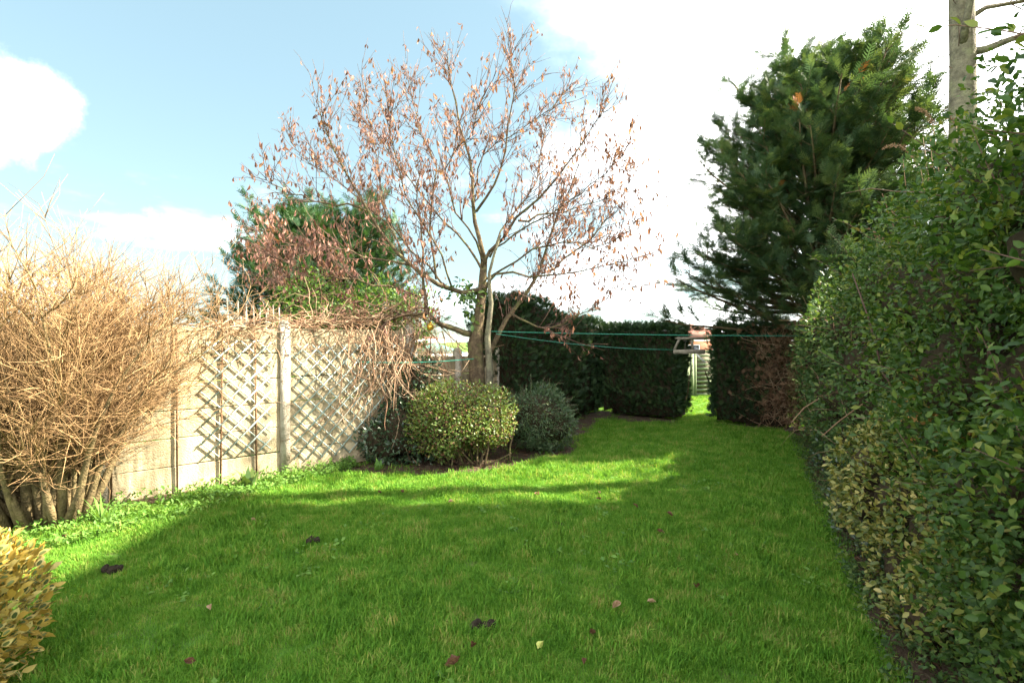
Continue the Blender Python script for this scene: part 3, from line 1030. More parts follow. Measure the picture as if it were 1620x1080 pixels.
d2, nr2 = leafdirs(nn[k], up=.2, out=.8, rand=.9)
mb.scatter(LEAF, pp[k] + RNG.normal(0, .03, (k.sum(), 3)), d2, nr2, RNG.uniform(.018, .046, k.sum()))
mb.build('leaves', 'privet', pr, kind='stuff')
print('near privet leaves', near.sum(), len(pp))
single_leaves(pr, pp, nn, 300, LEAF, (.03, .05), 'privet', lift=.005)
# stems inside and shoots standing out of the hedge
wd, lf = Wood(), []
for i in range(46):
    y = rsh.uniform(1.0, 5)
    p = np.array([hedge_face(y) + rsh.uniform(.5, 1.1), y, -.02])
    pts, _ = curve(p, (rsh.gauss(.03, .06), rsh.gauss(0, .12), 1), rsh.uniform(1.6, 2.4), 7, .12, rs=rsh)
    wd.add(pts, np.linspace(.018, .005, 7))
for i in range(240):
    j = RNG.integers(len(pp))
    if pp[j][2] < .7:
        continue
    pts, _ = curve(pp[j] - nn[j] * .12, nn[j] + np.array([rsh.gauss(-.1, .3), rsh.gauss(0, .3), .7]), rsh.uniform(.25, .55), 5, .12, sag=.1, rs=rsh)
    wd.add(pts, np.linspace(.0035, .0015, 5))
    for t in np.linspace(.35, 1, 8):
        lf.append(along(pts, t))
mb = MB(); wd.into(mb, 4); mb.build('stems', 'twig', pr, kind='stuff')
lfp = np.array([a for a, b in lf]); lfd = np.array([b for a, b in lf]) + unit(len(lf)) * .9
mb = MB(); mb.scatter(LEAF, lfp, lfd, unit(len(lf)) + np.array([0, 0, 1.2]), RNG.uniform(.03, .055, len(lf)), rnd=RNG.uniform(.45, 1, len(lf)))
mb.build('shoot_leaves', 'privet', pr, kind='stuff')

fb = []
Y = 5.1
while Y < 9.2:
    H = hedge_H(Y)
    z = .5
    while z < H - .15:
        rz = rsh.uniform(.36, .5)
        zz = min(z, H - rz)
        fb.append((hedge_face(Y) + .52 + rsh.uniform(-.1, .12), Y + rsh.uniform(-.15, .15), zz, rsh.uniform(.42, .58), rsh.uniform(.42, .55), rz))
        fb.append((hedge_face(Y) + 1.05, Y, zz, .5, .5, rz))
        z += .44
    Y += .5
fr, fpp, fnn = leafy('mixed_hedge', (hedge_face(7) + .7, 7, 0), 'dark green informal hedge continuing beyond the tall hedge towards the conifer', 'hedge',
                     fb, 30000, LEAF4, (.035, .075), 'far_hedge', coref=.68, jit=(.74, 1.15), lump=.16, over=4, face=.25)
wd = Wood()
for i in range(170):
    j = RNG.integers(len(fpp))
    pts, _ = curve(fpp[j] - fnn[j] * .15, fnn[j] + np.array([rsh.gauss(0, .4), rsh.gauss(0, .4), .5]), rsh.uniform(.3, .6), 5, .15, sag=.15, rs=rsh)
    wd.add(pts, np.linspace(.004, .0015, 5))
mb = MB(); wd.into(mb, 4); mb.build('twigs', 'vine', fr, kind='stuff')

# variegated shrub growing out of the hedge
eb = []
for (px, py, Y, r) in ((1395, 745, 3.75, .27), (1440, 800, 3.35, .28), (1385, 800, 3.75, .22), (1470, 700, 3.45, .28), (1500, 850, 2.95, .26), (1450, 900, 3.1, .24), (1540, 930, 2.6, .24), (1480, 980, 2.75, .22), (1560, 800, 2.7, .26)):
    c = P(px, py, Y)
    eb.append((c[0] - .02, c[1], max(c[2], r * .8), r, r, r * rsh.uniform(.85, 1.15)))
er, ep, en = leafy('variegated_shrub', (eb[1][0], eb[1][1], 0), 'yellow-edged variegated shrub bulging from the foot of the tall hedge', 'bush',
                   eb, 7500, LEAF, (.03, .052), 'euon', coref=.66, jit=(.72, 1.18), lump=.08)
single_leaves(er, ep, en, 200, LEAF, (.036, .055), 'euon', lift=.02)
ob = []
for (px, py, Y, r) in ((1480, 660, 3.05, .16), (1505, 700, 2.95, .12), (1450, 630, 3.2, .12), (1490, 610, 3.1, .12)):
    c = P(px, py, Y); ob.append((c[0], c[1], c[2], r, r, r))
op, on = blob_points(ob, 230, (.6, 1.1), .5, lump=0)
mb = MB(); d, nr = leafdirs(on, up=-.2); mb.scatter(LEAF, op, d, nr, RNG.uniform(.035, .055, len(op)))
mb.build('dead_leaves', 'orange', er, kind='stuff')

# ivy at the foot
ivb = []
for px, py, r in ((1318, 775, .2), (1335, 815, .2), (1355, 850, .2), (1385, 900, .2), (1420, 955, .2), (1470, 1020, .2), (1540, 1075, .2), (1300, 735, .22)):
    c = G(px, py + 12); ivb.append((c[0] + .2, c[1] + .05, .18, r, r * 1.1, r * 1.3))
leafy('ivy', (ivb[2][0], ivb[2][1], 0), 'dark glossy ivy trailing along the foot of the hedge', 'ivy', ivb, 3600, LEAF4, (.03, .06), 'ivy', coref=.6, jit=(.6, 1.35), lump=.1)

# long bare cane arching out of the hedge
for pts, lab in (([P(1330, 618, 6.2), P(1300, 628, 6.0), P(1272, 645, 5.85), P(1252, 668, 5.75)], 'long pale arching bare cane reaching out of the hedge over the lawn'),
                 ([P(1400, 620, 4.9), P(1360, 642, 4.75), P(1325, 668, 4.7), P(1300, 690, 4.7)], 'dark bent bare cane below the long pale one')):
    mb = MB(); mb.tubes(np.array([pts[0] + (pts[0] - pts[1]) * 1.5] + pts), np.array([.010, .009, .008, .006, .004]), 6)
    o = mb.build('bare_cane', 'vine'); tag(o, lab, 'cane')

# butterfly bush with dry plumes over the hedge
bd = thing('butterfly_bush', (4.0, 5.0, 0), 'straggly bush with dry brown flower plumes rising above the hedge in front of the conifer', 'bush')
wd, lf, pl = Wood(), [], []
for i in range(34):
    p = np.array([4.25 + rsh.gauss(0, .2), 5.0 + rsh.gauss(0, .2), 0.0])
    tgt = P(rsh.uniform(1395, 1560), rsh.uniform(190, 420), rsh.uniform(4.4, 5.4))
    mid = (p + tgt) / 2 + np.array([.15, 0, .35])
    ts = np.linspace(0, 1, 9)[:, None]
    pts = (1 - ts) ** 2 * p + 2 * ts * (1 - ts) * mid + ts ** 2 * tgt
    dd = pts[-1] - pts[-2]
    wd.add(pts, np.linspace(.012, .003, 9))
    for t in np.linspace(.55, .97, 14):
        lf.append(along(pts, t))
    if i % 2 == 0:
        e = pts[-1]
        hp, _ = curve(e, dd / np.linalg.norm(dd) + np.array([-.5, 0, -.05]), rsh.uniform(.18, .3), 7, .08, sag=.5, rs=rsh)
        for t in np.linspace(0, 1, 40):
            pl.append((along(hp, t)[0], .022 * (1 - .75 * t)))
        wd.add(np.concatenate([hp[:1], hp[1:]]), np.linspace(.003, .002, 7))
mb = MB(); wd.into(mb, 4); mb.build('stems', 'vine', bd, kind='stuff')
lfp = np.array([a for a, b in lf]); lfd = np.array([b for a, b in lf]) * .5 + unit(len(lf))
mb = MB(); mb.scatter(NARROW, lfp, lfd, unit(len(lf)) + np.array([0, 0, 1]), RNG.uniform(.07, .13, len(lf)), rnd=RNG.uniform(.4, 1, len(lf)))
mb.build('leaves', 'far_hedge', bd, kind='stuff')
ppos = np.concatenate([np.repeat(a[None], 4, 0) + unit(4) * r for a, r in pl])
mb = MB(); mb.scatter(LEAF4, ppos, unit(len(ppos)), unit(len(ppos)), RNG.uniform(.014, .026, len(ppos)))
mb.build('dry_plumes', 'plume', bd, kind='stuff')


# ------------------------------------------------------------------ clipped hedges at the back
def clipped_hedge(name, a, b, thick, h, label, n, z0=.06, hole=None, dead=None, hfun=None, group=None, size=(.07, .13), seed=1):
    rs = random.Random(seed)
    a, b = np.array(a, float), np.array(b, float)
    L = np.linalg.norm(b - a)
    ax = (b - a) / L
    sd = np.array([ax[1], -ax[0], 0])            # towards the viewer side
    if sd[1] > 0:
        sd = -sd
    root = thing(name, (a + b) / 2 - sd * thick / 2, label, 'hedge', group)
    hf = hfun or (lambda t: h)
    # solid core of old brown growth, with inner shade put into its dark colour
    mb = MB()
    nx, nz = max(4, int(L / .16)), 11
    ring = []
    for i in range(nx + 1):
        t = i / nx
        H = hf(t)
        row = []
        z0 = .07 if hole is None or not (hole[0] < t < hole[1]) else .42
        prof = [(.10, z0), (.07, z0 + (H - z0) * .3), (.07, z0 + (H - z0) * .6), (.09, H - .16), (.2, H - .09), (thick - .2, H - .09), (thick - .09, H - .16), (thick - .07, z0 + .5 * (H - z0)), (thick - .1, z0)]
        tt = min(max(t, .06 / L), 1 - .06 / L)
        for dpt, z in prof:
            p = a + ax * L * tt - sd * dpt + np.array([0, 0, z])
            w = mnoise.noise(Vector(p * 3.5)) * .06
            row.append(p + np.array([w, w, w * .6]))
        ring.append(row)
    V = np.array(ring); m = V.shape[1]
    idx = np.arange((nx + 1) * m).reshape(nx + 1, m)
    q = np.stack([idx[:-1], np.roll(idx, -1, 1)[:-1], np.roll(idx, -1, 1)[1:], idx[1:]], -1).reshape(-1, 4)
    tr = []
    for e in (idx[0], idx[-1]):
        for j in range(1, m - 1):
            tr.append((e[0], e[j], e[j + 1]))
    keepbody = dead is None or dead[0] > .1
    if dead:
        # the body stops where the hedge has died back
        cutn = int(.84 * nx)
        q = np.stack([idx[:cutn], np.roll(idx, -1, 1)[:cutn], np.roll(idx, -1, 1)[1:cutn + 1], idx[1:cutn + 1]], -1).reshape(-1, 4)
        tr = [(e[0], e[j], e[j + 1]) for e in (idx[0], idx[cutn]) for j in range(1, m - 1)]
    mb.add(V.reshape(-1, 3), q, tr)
    mb.build('dark_hedge_core', 'inner', root, smooth=True)
    # stems under the skirt
    wd = Wood()
    k = int(L / .22)
    for i in range(k):
        p = a + ax * L * (i + .5 + rs.uniform(-.3, .3)) / k - sd * thick * rs.uniform(.3, .6)
        p[2] = -.03
        pts, _ = curve(p, (rs.gauss(0, .12), rs.gauss(0, .12), 1), rs.uniform(.8, 1.3), 5, .1, rs=rs)
        wd.add(pts, np.linspace(.028, .012, 5) * rs.uniform(.6, 1.2))
    mb = MB(); wd.into(mb, 6); mb.build('stems', 'bark', root)
    # sprays over all faces
    areas = [L * h, L * thick, thick * h, thick * h, L * h * .5]
    cnt = RNG.multinomial(n, np.array(areas) / sum(areas))
    PP, NN = [], []
    for fi, c in enumerate(cnt):
        t = RNG.random(c); u = RNG.random(c)
        Hs = np.array([hf(x) for x in t])
        if fi == 0:
            p = a + ax * (L * t)[:, None]; p[:, 2] = .05 + (Hs - .05) * u ** .85; nv = sd
        elif fi == 1:
            p = a + ax * (L * t)[:, None] - sd * (thick * u)[:, None]; p[:, 2] = Hs; nv = np.array([0, 0, 1.])
        elif fi == 2:
            p = a - sd * (thick * u)[:, None]; p[:, 2] = .1 + (hf(0) - .1) * t; nv = -ax
        elif fi == 3:
            p = b - sd * (thick * u)[:, None]; p[:, 2] = .1 + (hf(1) - .1) * t; nv = ax
        else:
            p = a + ax * (L * t)[:, None] - sd * thick; p[:, 2] = .1 + (Hs - .1) * u; nv = -sd
        p = p + nv * RNG.uniform(-.12, .04, c)[:, None]
        PP.append(p); NN.append(np.repeat(nv[None], c, 0))
    PP, NN = np.concatenate(PP), np.concatenate(NN)
    lo = np.array([mnoise.noise(Vector(p * 2.6)) for p in PP])
    PP += NN * (.09 * lo)[:, None]
    keep = RNG.random(len(PP)) < np.clip((PP[:, 2] - .0) / .25, .3, 1)
    tpos = ((PP - a) @ ax) / L
    if hole is not None:
        keep &= ~((tpos > hole[0]) & (tpos < hole[1]) & (PP[:, 2] < .42)) | (RNG.random(len(PP)) < .2)
    if dead:
        keep &= (tpos < dead[0]) | (RNG.random(len(PP)) < .25) | (PP[:, 2] > h - .25)
    PP, NN, tpos = PP[keep], NN[keep], tpos[keep]
    d, nr = leafdirs(NN, up=.75, out=.7, rand=.6)
    mb = MB(); mb.scatter(SPRAY2, PP, d, nr, RNG.uniform(size[0], size[1], len(PP)))
    mb.build('sprays', 'hedge', root, kind='stuff')
    if dead:
        wd, sp = Wood(), []
        for i in range(1100):
            t = rs.uniform(dead[0] - .08, 1)
            p = a + ax * L * t - sd * (rs.uniform(-.02, .12) if i % 2 else rs.uniform(.05, thick * .8)); p[2] = rs.uniform(0, h - .2)
            pts, _ = curve(p, (rs.gauss(0, .6), rs.gauss(0, .6), rs.uniform(.1, 1)), rs.uniform(.25, .7), 5, .2, rs=rs)
            pts[:, 2] = np.minimum(pts[:, 2], h)
            wd.add(pts, np.linspace(.006, .002, 5)); sp += [pts[-1], pts[-2]]
        mb = MB(); wd.into(mb, 4); mb.build('dead_twigs', 'vine', root, kind='stuff')
        sp = np.array(sp)
        mb = MB(); mb.scatter(SPRAY2, sp, unit(len(sp)) + np.array([0, 0, .3]), unit(len(sp)), RNG.uniform(.07, .13, len(sp)))
        mb.build('dead_sprays', 'brownspray', root, kind='stuff')
    return root


gA, gB = G(1082, 668), G(1114, 670)
hL = G(948, 655)
hR = G(1274, 683)
gx = (gB - gA) / np.linalg.norm(gB - gA)
clipped_hedge('clipped_hedge', hL, gA - gx * .15, .8, 1.97, 'dark clipped evergreen hedge left of the narrow garden opening', 9000, seed=2, hole=(.03, .12))
clipped_hedge('clipped_hedge', gB + gx * .15, hR, .7, 1.93, 'dark clipped hedge right of the opening, browned and thin at its far end', 7500, dead=(.62,), seed=3)
clipped_hedge('clipped_hedge', (.10, 8.35, 0), hL + np.array([.35, .75, 0]), 1.0, 2.3, 'taller dark evergreen hedge behind the tree along the side boundary', 10000,
              hfun=lambda t: 2.42 - .42 * t + .06 * math.sin(t * 9), seed=4)


# ------------------------------------------------------------------ conifers
def conifer(name, base, H, prof, label, nb, material, seed, zlow, up0=.15, up1=1.1, dead=None, sub=9, spr=10, size=(.2, .34), core=None, squash=1.0, lean=0.0):
    """prof: radius as a function of height fraction"""
    rs = random.Random(seed)
    base = np.array(base, float)
    root = thing(name, base, label, 'conifer')
    mb = MB()
    mb.tubes(np.array([base + np.array([rs.gauss(0, .03) + lean * max(0, z - zlow) / (H * .93 - zlow), rs.gauss(0, .03), z]) for z in np.linspace(-.1, H * .93, 9)]), np.linspace(.19, .03, 9) * H / 8, 9)
    mb.build('trunk', 'bark', root, smooth=True)
    wd = Wood()
    sp, sdv, dsp, dsd = [], [], [], []
    for i in range(nb):
        f = ((i + rs.random()) / nb) ** .85
        z0 = zlow + (H * .93 - zlow) * f
        a = i * 2.399 + rs.gauss(0, .3)
        rad = prof(min(1, z0 / H + .06)) * rs.uniform(.72, 1.13)
        el = up0 + (up1 - up0) * f + rs.gauss(0, .1)
        dirv = np.array([math.cos(a), math.sin(a) * squash, math.tan(min(1.25, el))])
        Lb = max(.5, rad * math.sqrt(1 + math.tan(min(1.25, el)) ** 2) * (.9 if f > .7 else 1))
        Lb = min(Lb, 2.9)
        p = base + np.array([lean * f, 0, z0 - min(.9, rad * math.tan(min(1.25, el)) * .45)])
        pts, de = curve(p, dirv, Lb, 7, .07, up=.05, rs=rs)
        wd.add(pts, np.linspace(.035, .006, 7) * (Lb / 2.2 + .2))
        for j in range(sub):
            t = .22 + .78 * (j + rs.random()) / sub
            q, dq = along(pts, min(t, .999))
            s2 = side_dir(dq, rs.uniform(.45, 1.0), rs) * np.array([1, 1, .55]) + np.array([0, 0, .16])
            L2 = rs.uniform(.35, .8) * (1.15 - .5 * t) * Lb * .42
            p2, d2 = curve(q, s2, L2, 5, .12, up=.03, rs=rs)
            wd.add(p2, np.linspace(.008, .003, 5))
            for k in range(spr):
                q3, d3 = along(p2, rs.uniform(.1, 1))
                v = d3 + np.array([rs.gauss(0, .45), rs.gauss(0, .45), rs.gauss(.12, .3)])
                if dead is not None and any(np.linalg.norm(q3 - np.array(c)) < r * 1.25 for c, r in dead) and rs.random() < .55:
                    dsp.append(q3); dsd.append(v)
                else:
                    sp.append(q3); sdv.append(v)
        for k in range(8):
            q3, d3 = along(pts, rs.uniform(.75, 1)); sp.append(q3); sdv.append(d3 + unit(1)[0] * .35)
    mb = MB(); wd.into(mb, 4); mb.build('branches', 'bark', root)
    sp, sdv = np.array(sp), np.array(sdv)
    nr = unit(len(sp)) * .55 + np.array([0, 0, 1.0])
    mb = MB(); mb.scatter(SPRAY, sp, sdv, nr, RNG.uniform(size[0], size[1], len(sp)))
    mb.build('foliage', material, root, kind='stuff')
    if dsp:
        dsp, dsd = np.array(dsp), np.array(dsd)
        mb = MB(); mb.scatter(SPRAY, dsp, dsd, unit(len(dsp)) + np.array([0, 0, .6]), RNG.uniform(size[0], size[1], len(dsp)))
        tag(mb.build('dead_foliage', 'rust', root, kind='stuff'), 'rust-brown dead sprays')
    return root


def prof_big(f):
    return float(np.interp(f, [0, .2, .3, .45, .6, .75, .88, .96, 1.0], [1.6, 2.4, 2.7, 2.7, 2.45, 2.05, 1.45, .8, .35]))


conifer('cypress_tree', (5.75, 9.62, 0), 7.0, prof_big, 'tall dark cypress with rust-brown patches behind the hedge on the right', 235, 'cypress', 31, 1.6,
        up0=.0, up1=1.0, lean=.2, dead=[(P(1268, 150, 7.7), .3), (P(1290, 190, 7.6), .25), (P(1305, 235, 7.6), .25), (P(1345, 120, 7.8), .25), (P(1240, 280, 7.8), .2)], sub=12, spr=13, size=(.15, .31))


def prof_dome(f):
    return float(np.interp(f, [0, .15, .4, .6, .8, .93, 1.0], [2.3, 2.6, 2.7, 2.55, 2.0, 1.2, .35]))


conifer('cypress_tree', (-4.5, 12.2, 0), 4.45, prof_dome, 'broad rounded green cypress standing behind the concrete fence', 170, 'cypress2', 33, .5,
        up0=.1, up1=1.05, sub=9, spr=10, size=(.2, .34))

# ------------------------------------------------------------------ bare-trunked tree beyond the hedge
bt = thing('tall_bare_tree', (5.5, 6.2, 0), 'tall pale bare-trunked tree with leafless limbs above the hedge', 'tree')
mb = MB()
tp = [np.array([5.42, 6.2, -.1]), np.array([5.45, 6.2, 1.5]), P(1522, 330, 6.2), P(1523, 180, 6.2), P(1523, 90, 6.2), P(1521, 0, 6.2), P(1517, -120, 6.2), P(1510, -280, 6.2), P(1500, -430, 6.2)]
mb.tubes(np.array(tp), np.array([.21, .17, .14, .135, .13, .125, .11, .08, .04]), 14)
mb.build('trunk', 'palebark', bt, smooth=True)
wd = Wood(); tw = Wood()
limbs = [([P(1527, 85, 6.2), P(1560, 78, 6.1), P(1600, 62, 6.0), P(1680, 40, 5.9), P(1760, -10, 5.8)], .055),
         ([P(1522, 75, 6.15), P(1532, 20, 6.0), P(1545, -60, 5.9), P(1560, -160, 5.8), P(1575, -260, 5.7)], .05),
         ([P(1524, 35, 6.2), P(1560, 12, 6.3), P(1620, 2, 6.4), P(1690, -40, 6.5), P(1750, -110, 6.5)], .035),
         ([P(1518, -60, 6.2), P(1470, -140, 6.3), P(1430, -220, 6.4), P(1400, -300, 6.4), P(1380, -380, 6.4)], .04)]
for pts, r in limbs:
    pts = np.array(pts)
    wd.add(pts, np.linspace(r, r * .3, 5))
    for i in range(9):
        q, dq = along(pts, rsh.uniform(.35, 1))
        p2, _ = curve(q, side_dir(dq, rsh.uniform(.4, 1), rsh) + np.array([0, 0, .2]), rsh.uniform(.4, 1.1), 6, .15, rs=rsh)
        tw.add(p2, np.linspace(.010, .003, 6))
        for k in range(3):
            q3, d3 = along(p2, rsh.uniform(.3, 1)); p3, _ = curve(q3, side_dir(d3, .6, rsh), rsh.uniform(.2, .5), 4, .12, rs=rsh)
            tw.add(p3, np.linspace(.005, .002, 4))
for k in range(10):      # thin shoots from the trunk
    q, dq = along(np.array(tp), rsh.uniform(.3, .62))
    p2, _ = curve(q, (rsh.choice((-1, 1)) * rsh.uniform(.6, 1), rsh.gauss(0, .4), .5), rsh.uniform(.4, 1.0), 6, .15, rs=rsh)
    tw.add(p2, np.linspace(.006, .002, 6))
mb = MB(); wd.into(mb, 8); mb.build('limbs', 'palebark', bt, smooth=True)
mb = MB(); tw.into(mb, 4); mb.build('twigs', 'twig', bt, kind='stuff')

# ------------------------------------------------------------------ the small tree with brown hanging leaves
TY = 7.6
tree = thing('small_tree', (P(757, 700, TY)[0], TY, 0), 'small spreading tree with curled brown leaves still hanging on bare branches', 'tree')
rst = random.Random(77)


def limb(pxs, r0, r1, y0=0., y1=0., n=11):
    """smooth polyline through photograph points at the tree's distance, swinging from y0 to y1 in depth"""
    k = len(pxs)
    pxs = [(a, b if b > 450 else 450 - (450 - b) * .87) for a, b in pxs]
    raw = [P(a, b, TY + y0 + (y1 - y0) * i / (k - 1)) for i, (a, b) in enumerate(pxs)]
    raw = np.array(raw)
    ext = np.concatenate([[2 * raw[0] - raw[1]], raw, [2 * raw[-1] - raw[-2]]])
    out = []
    for j in range(n):
        f = j / (n - 1) * (k - 1)
        i = min(int(f), k - 2); u = f - i
        p0, p1, p2, p3 = ext[i], ext[i + 1], ext[i + 2], ext[i + 3]
        out.append(.5 * (2 * p1 + (p2 - p0) * u + (2 * p0 - 5 * p1 + 4 * p2 - p3) * u * u + (3 * p1 - p0 - 3 * p2 + p3) * u ** 3))
    return np.array(out), np.linspace(r0, r1, n)


trunkw = MB()
a = limb([(757, 722), (756, 640), (754, 580), (752, 545), (758, 500), (762, 462), (766, 404)], .135, .05, n=13)
rr = np.interp(np.linspace(0, 1, 13), [0, .15, .5, .6, 1], [.15, .125, .115, .085, .05])
trunkw.tubes(a[0], rr, 12)
trunkw.build('trunk', 'bark', tree, smooth=True)
mb = MB()
b_ = limb([(760, 722), (768, 655), (775, 590), (771, 535), (777, 480), (774, 430), (792, 360)], .075, .014, -.02, -.2, n=13)
mb.tubes(b_[0], b_[1], 10)
mb.build('second_stem', 'palebark', tree, smooth=True)
tag(tree.children[-1], 'straight pale grey second stem')
LIMBS = [
    ([(752, 530), (722, 524), (694, 512), (672, 497), (640, 500), (600, 512), (560, 520)], .062, .010, 0, -.5),
    ([(672, 500), (669, 460), (666, 420), (668, 360), (662, 300), (668, 235)], .035, .006, -.2, .3),
    ([(762, 458), (717, 461), (665, 430), (623, 384), (584, 316), (551, 249), (514, 166), (500, 110)], .050, .004, 0, -.6),
    ([(584, 318), (540, 305), (494, 298), (450, 280), (421, 259)], .020, .004, -.3, -.9),
    ([(650, 415), (590, 405), (530, 385), (470, 375), (410, 350)], .022, .004, -.2, -1.2),
    ([(665, 470), (600, 450), (540, 440), (480, 420), (430, 400)], .022, .004, 0, -1.5),
    ([(640, 500), (590, 480), (520, 470), (450, 430), (420, 360)], .018, .003, -.3, -1.0),
    ([(766, 404), (753, 337), (748, 259), (730, 166), (714, 78), (708, 30)], .046, .003, 0, .4),
    ([(753, 318), (789, 254), (805, 166), (813, 78), (806, 21)], .026, .003, .1, -.3),
    ([(690, 440), (680, 340), (690, 240), (660, 150), (650, 70)], .024, .003, -.1, .8),
    ([(766, 420), (774, 389), (820, 332), (877, 259), (924, 192), (958, 130)], .038, .003, 0, -.4),
    ([(820, 334), (860, 322), (898, 316), (950, 300), (1004, 278)], .022, .003, -.1, .5),
    ([(765, 470), (789, 430), (840, 436), (888, 430), (950, 416), (1012, 402)], .028, .004, 0, -.8),
    ([(757, 590), (785, 535), (810, 493), (857, 430), (877, 342), (909, 260), (935, 190)], .055, .004, .1, .5),
    ([(808, 495), (835, 512), (867, 519), (910, 500), (950, 477), (1002, 451)], .022, .003, .1, -.7),
    ([(857, 430), (900, 400), (945, 350), (985, 290), (1000, 230)], .022, .003, .3, 1.0),
    ([(770, 440), (740, 380), (700, 330), (640, 250), (600, 180), (560, 130)], .026, .003, 0, 1.2),
    ([(775, 400), (800, 340), (850, 260), (860, 180), (880, 120)], .022, .003, 0, 1.2),
    ([(765, 430), (755, 370), (720, 320), (705, 240), (745, 170), (770, 100)], .022, .003, 0, -1.3),
    ([(770, 440), (830, 400), (890, 370), (950, 380), (1000, 350)], .022, .003, 0, -1.2),
    ([(640, 405), (612, 330), (600, 250), (585, 165), (575, 95)], .018, .003, -.2, .3),
    ([(717, 461), (690, 380), (640, 290), (622, 200), (612, 90)], .020, .003, 0, -.9),
    ([(774, 389), (850, 335), (930, 275), (985, 215)], .018, .003, -.1, -1.0),
    ([(700, 450), (640, 370), (560, 290), (500, 240), (455, 190)], .020, .003, 0, .6),
    ([(748, 280), (770, 210), (850, 150), (900, 90)], .016, .003, .2, .5),
    ([(640, 500), (590, 500), (530, 475), (470, 460), (430, 440)], .016, .003, -.3, .2),
]
limbsW, twigW = Wood(), Wood()
leafpos = []
for spec in LIMBS:
    pts, r = limb(*spec[:3], spec[3], spec[4]) if False else limb(spec[0], spec[1], spec[2], spec[3], spec[4])
    pts[1:] += np.array([[rst.gauss(0, .02) for _ in range(3)] for _ in range(len(pts) - 1)])
    limbsW.add(pts, r * .8)
    Ltot = np.linalg.norm(np.diff(pts, axis=0), axis=1).sum()
    n2 = int(9 + Ltot * 11)
    for i in range(n2):
        t = rst.uniform(.25, 1.0)
        q, dq = along(pts, min(t, .999))
        d2 = side_dir(dq, rst.uniform(.4, 1.05), rst) + np.array([0, 0, .3])
        L2 = rst.uniform(.25, 1.05) * (1.15 - .55 * t)
        p2, _ = curve(q, d2, L2, 6, .13, up=.05, rs=rst)
        twigW.add(p2, np.linspace(.0055, .002, 6))
        n3 = rst.randint(1, 4)
        ends = [p2]
        for k in range(n3):
            q3, d3 = along(p2, rst.uniform(.25, .95))
            p3, _ = curve(q3, side_dir(d3, rst.uniform(.4, .9), rst) + np.array([0, 0, .2]), rst.uniform(.12, .42), 4, .12, up=.04, rs=rst)
            twigW.add(p3, np.linspace(.0035, .0016, 4))
            ends.append(p3)
        low = 1.25 if p2[-1][2] < 3.2 and p2[-1][0] < -.4 else 1.0
        for e in ends:
            for t in np.linspace(.3, 1, 4):
                if rst.random() < .47 * low * (1.15 - .045 * e[-1][2] * 2):
                    leafpos.append(along(e, min(t, .999))[0])
mb = MB(); limbsW.into(mb, 8); mb.build('limbs', 'bark', tree, smooth=True)
mb = MB(); twigW.into(mb, 4); mb.build('twigs', 'twig', tree, kind='stuff')
leafpos = np.array(leafpos)
print('tree leaves', len(leafpos))
sel = RNG.permutation(len(leafpos))
ind, rest = leafpos[sel[:280]], leafpos[sel[280:]]
clus = np.concatenate([rest] + [rest[RNG.random(len(rest)) < .35] + RNG.normal(0, .02, 3)])
d = RNG.normal(0, .33, (len(clus), 3)); d[:, 2] -= 1
mb = MB(); mb.scatter(CURL, clus, d, unit(len(clus)) * np.array([1, 1, .3]), RNG.uniform(.045, .10, len(clus)), wscale=RNG.uniform(.7, 1.5, len(clus)))
mb.build('hanging_leaves', 'deadleaf', tree, kind='stuff')
cm = []
for i in range(8):
    mb = MB(); V = np.array(CURL[0]); V[:, 0] *= .7 + .1 * i; V[:, 2] *= .6 + .12 * i
    mb.add(V, CURL[1], CURL[2], i / 7); cm.append(mb.mesh('dead_leaf', 'deadleaf'))
for i, p in enumerate(ind):
    o = bpy.data.objects.new('dead_leaf', cm[i % 8]); COL.objects.link(o); o.parent = tree
    s = random.uniform(.07, .125); o.scale = (s, s, s)
    o.rotation_euler = (-math.pi / 2 + random.gauss(0, .3), random.gauss(0, .3), random.uniform(0, 6.28))
    o.location = Vector(p) - tree.location
# tuft of evergreen leaves in the fork
cp = P(728, 462, TY - .1)
pp, nn = blob_points([(cp[0], cp[1], cp[2], .3, .25, .2), (cp[0] + .18, cp[1], cp[2] - .28, .12, .12, .2)], 120, (.3, 1.1), .2, lump=0, zmin=1)
d, nr = leafdirs(nn, up=-.3)
mb = MB(); mb.scatter(LEAF, pp, d, nr, RNG.uniform(.07, .12, len(pp)))
mb.build('ivy_leaves', 'far_hedge', tree, kind='stuff')

# gold hanging ornament
oc = P(681, 517, 7.45)
orn = thing('hanging_ornament', oc, 'small round gold ornament hanging from the low limb of the tree', 'ornament')
mb = MB()
zs = np.linspace(-1, 1, 11)
mb.tubes(np.array([oc + np.array([0, 0, z * .055]) for z in zs]), np.maximum(.055 * np.sqrt(np.clip(1 - zs ** 2, 0, 1)), .006), 14)
mb.build('ball', 'goldball', orn, smooth=True)
mb = MB(); mb.tubes(np.array([oc + np.array([0, 0, .05]), oc + np.array([0, 0, .075])]), np.array([.014, .012]), 10); mb.build('cap', 'goldball', orn)
mb = MB(); mb.tubes(np.array([oc + np.array([0, 0, .07]), oc + np.array([0, 0, .145])]), np.array([.002, .002]), 4); mb.build('string', 'vine', orn)

# ------------------------------------------------------------------ washing lines
def line(a, b, sag, label):
    a, b = np.array(a), np.array(b)
    t = np.linspace(0, 1, 24)[:, None]
    pts = a + (b - a) * t
    pts[:, 2] -= (4 * sag * t * (1 - t))[:, 0]
    mb = MB(); mb.tubes(pts, np.full(24, .0065), 6)
    tag(mb.build('washing_line', 'line', smooth=True), label, 'washing line', 'green washing lines')


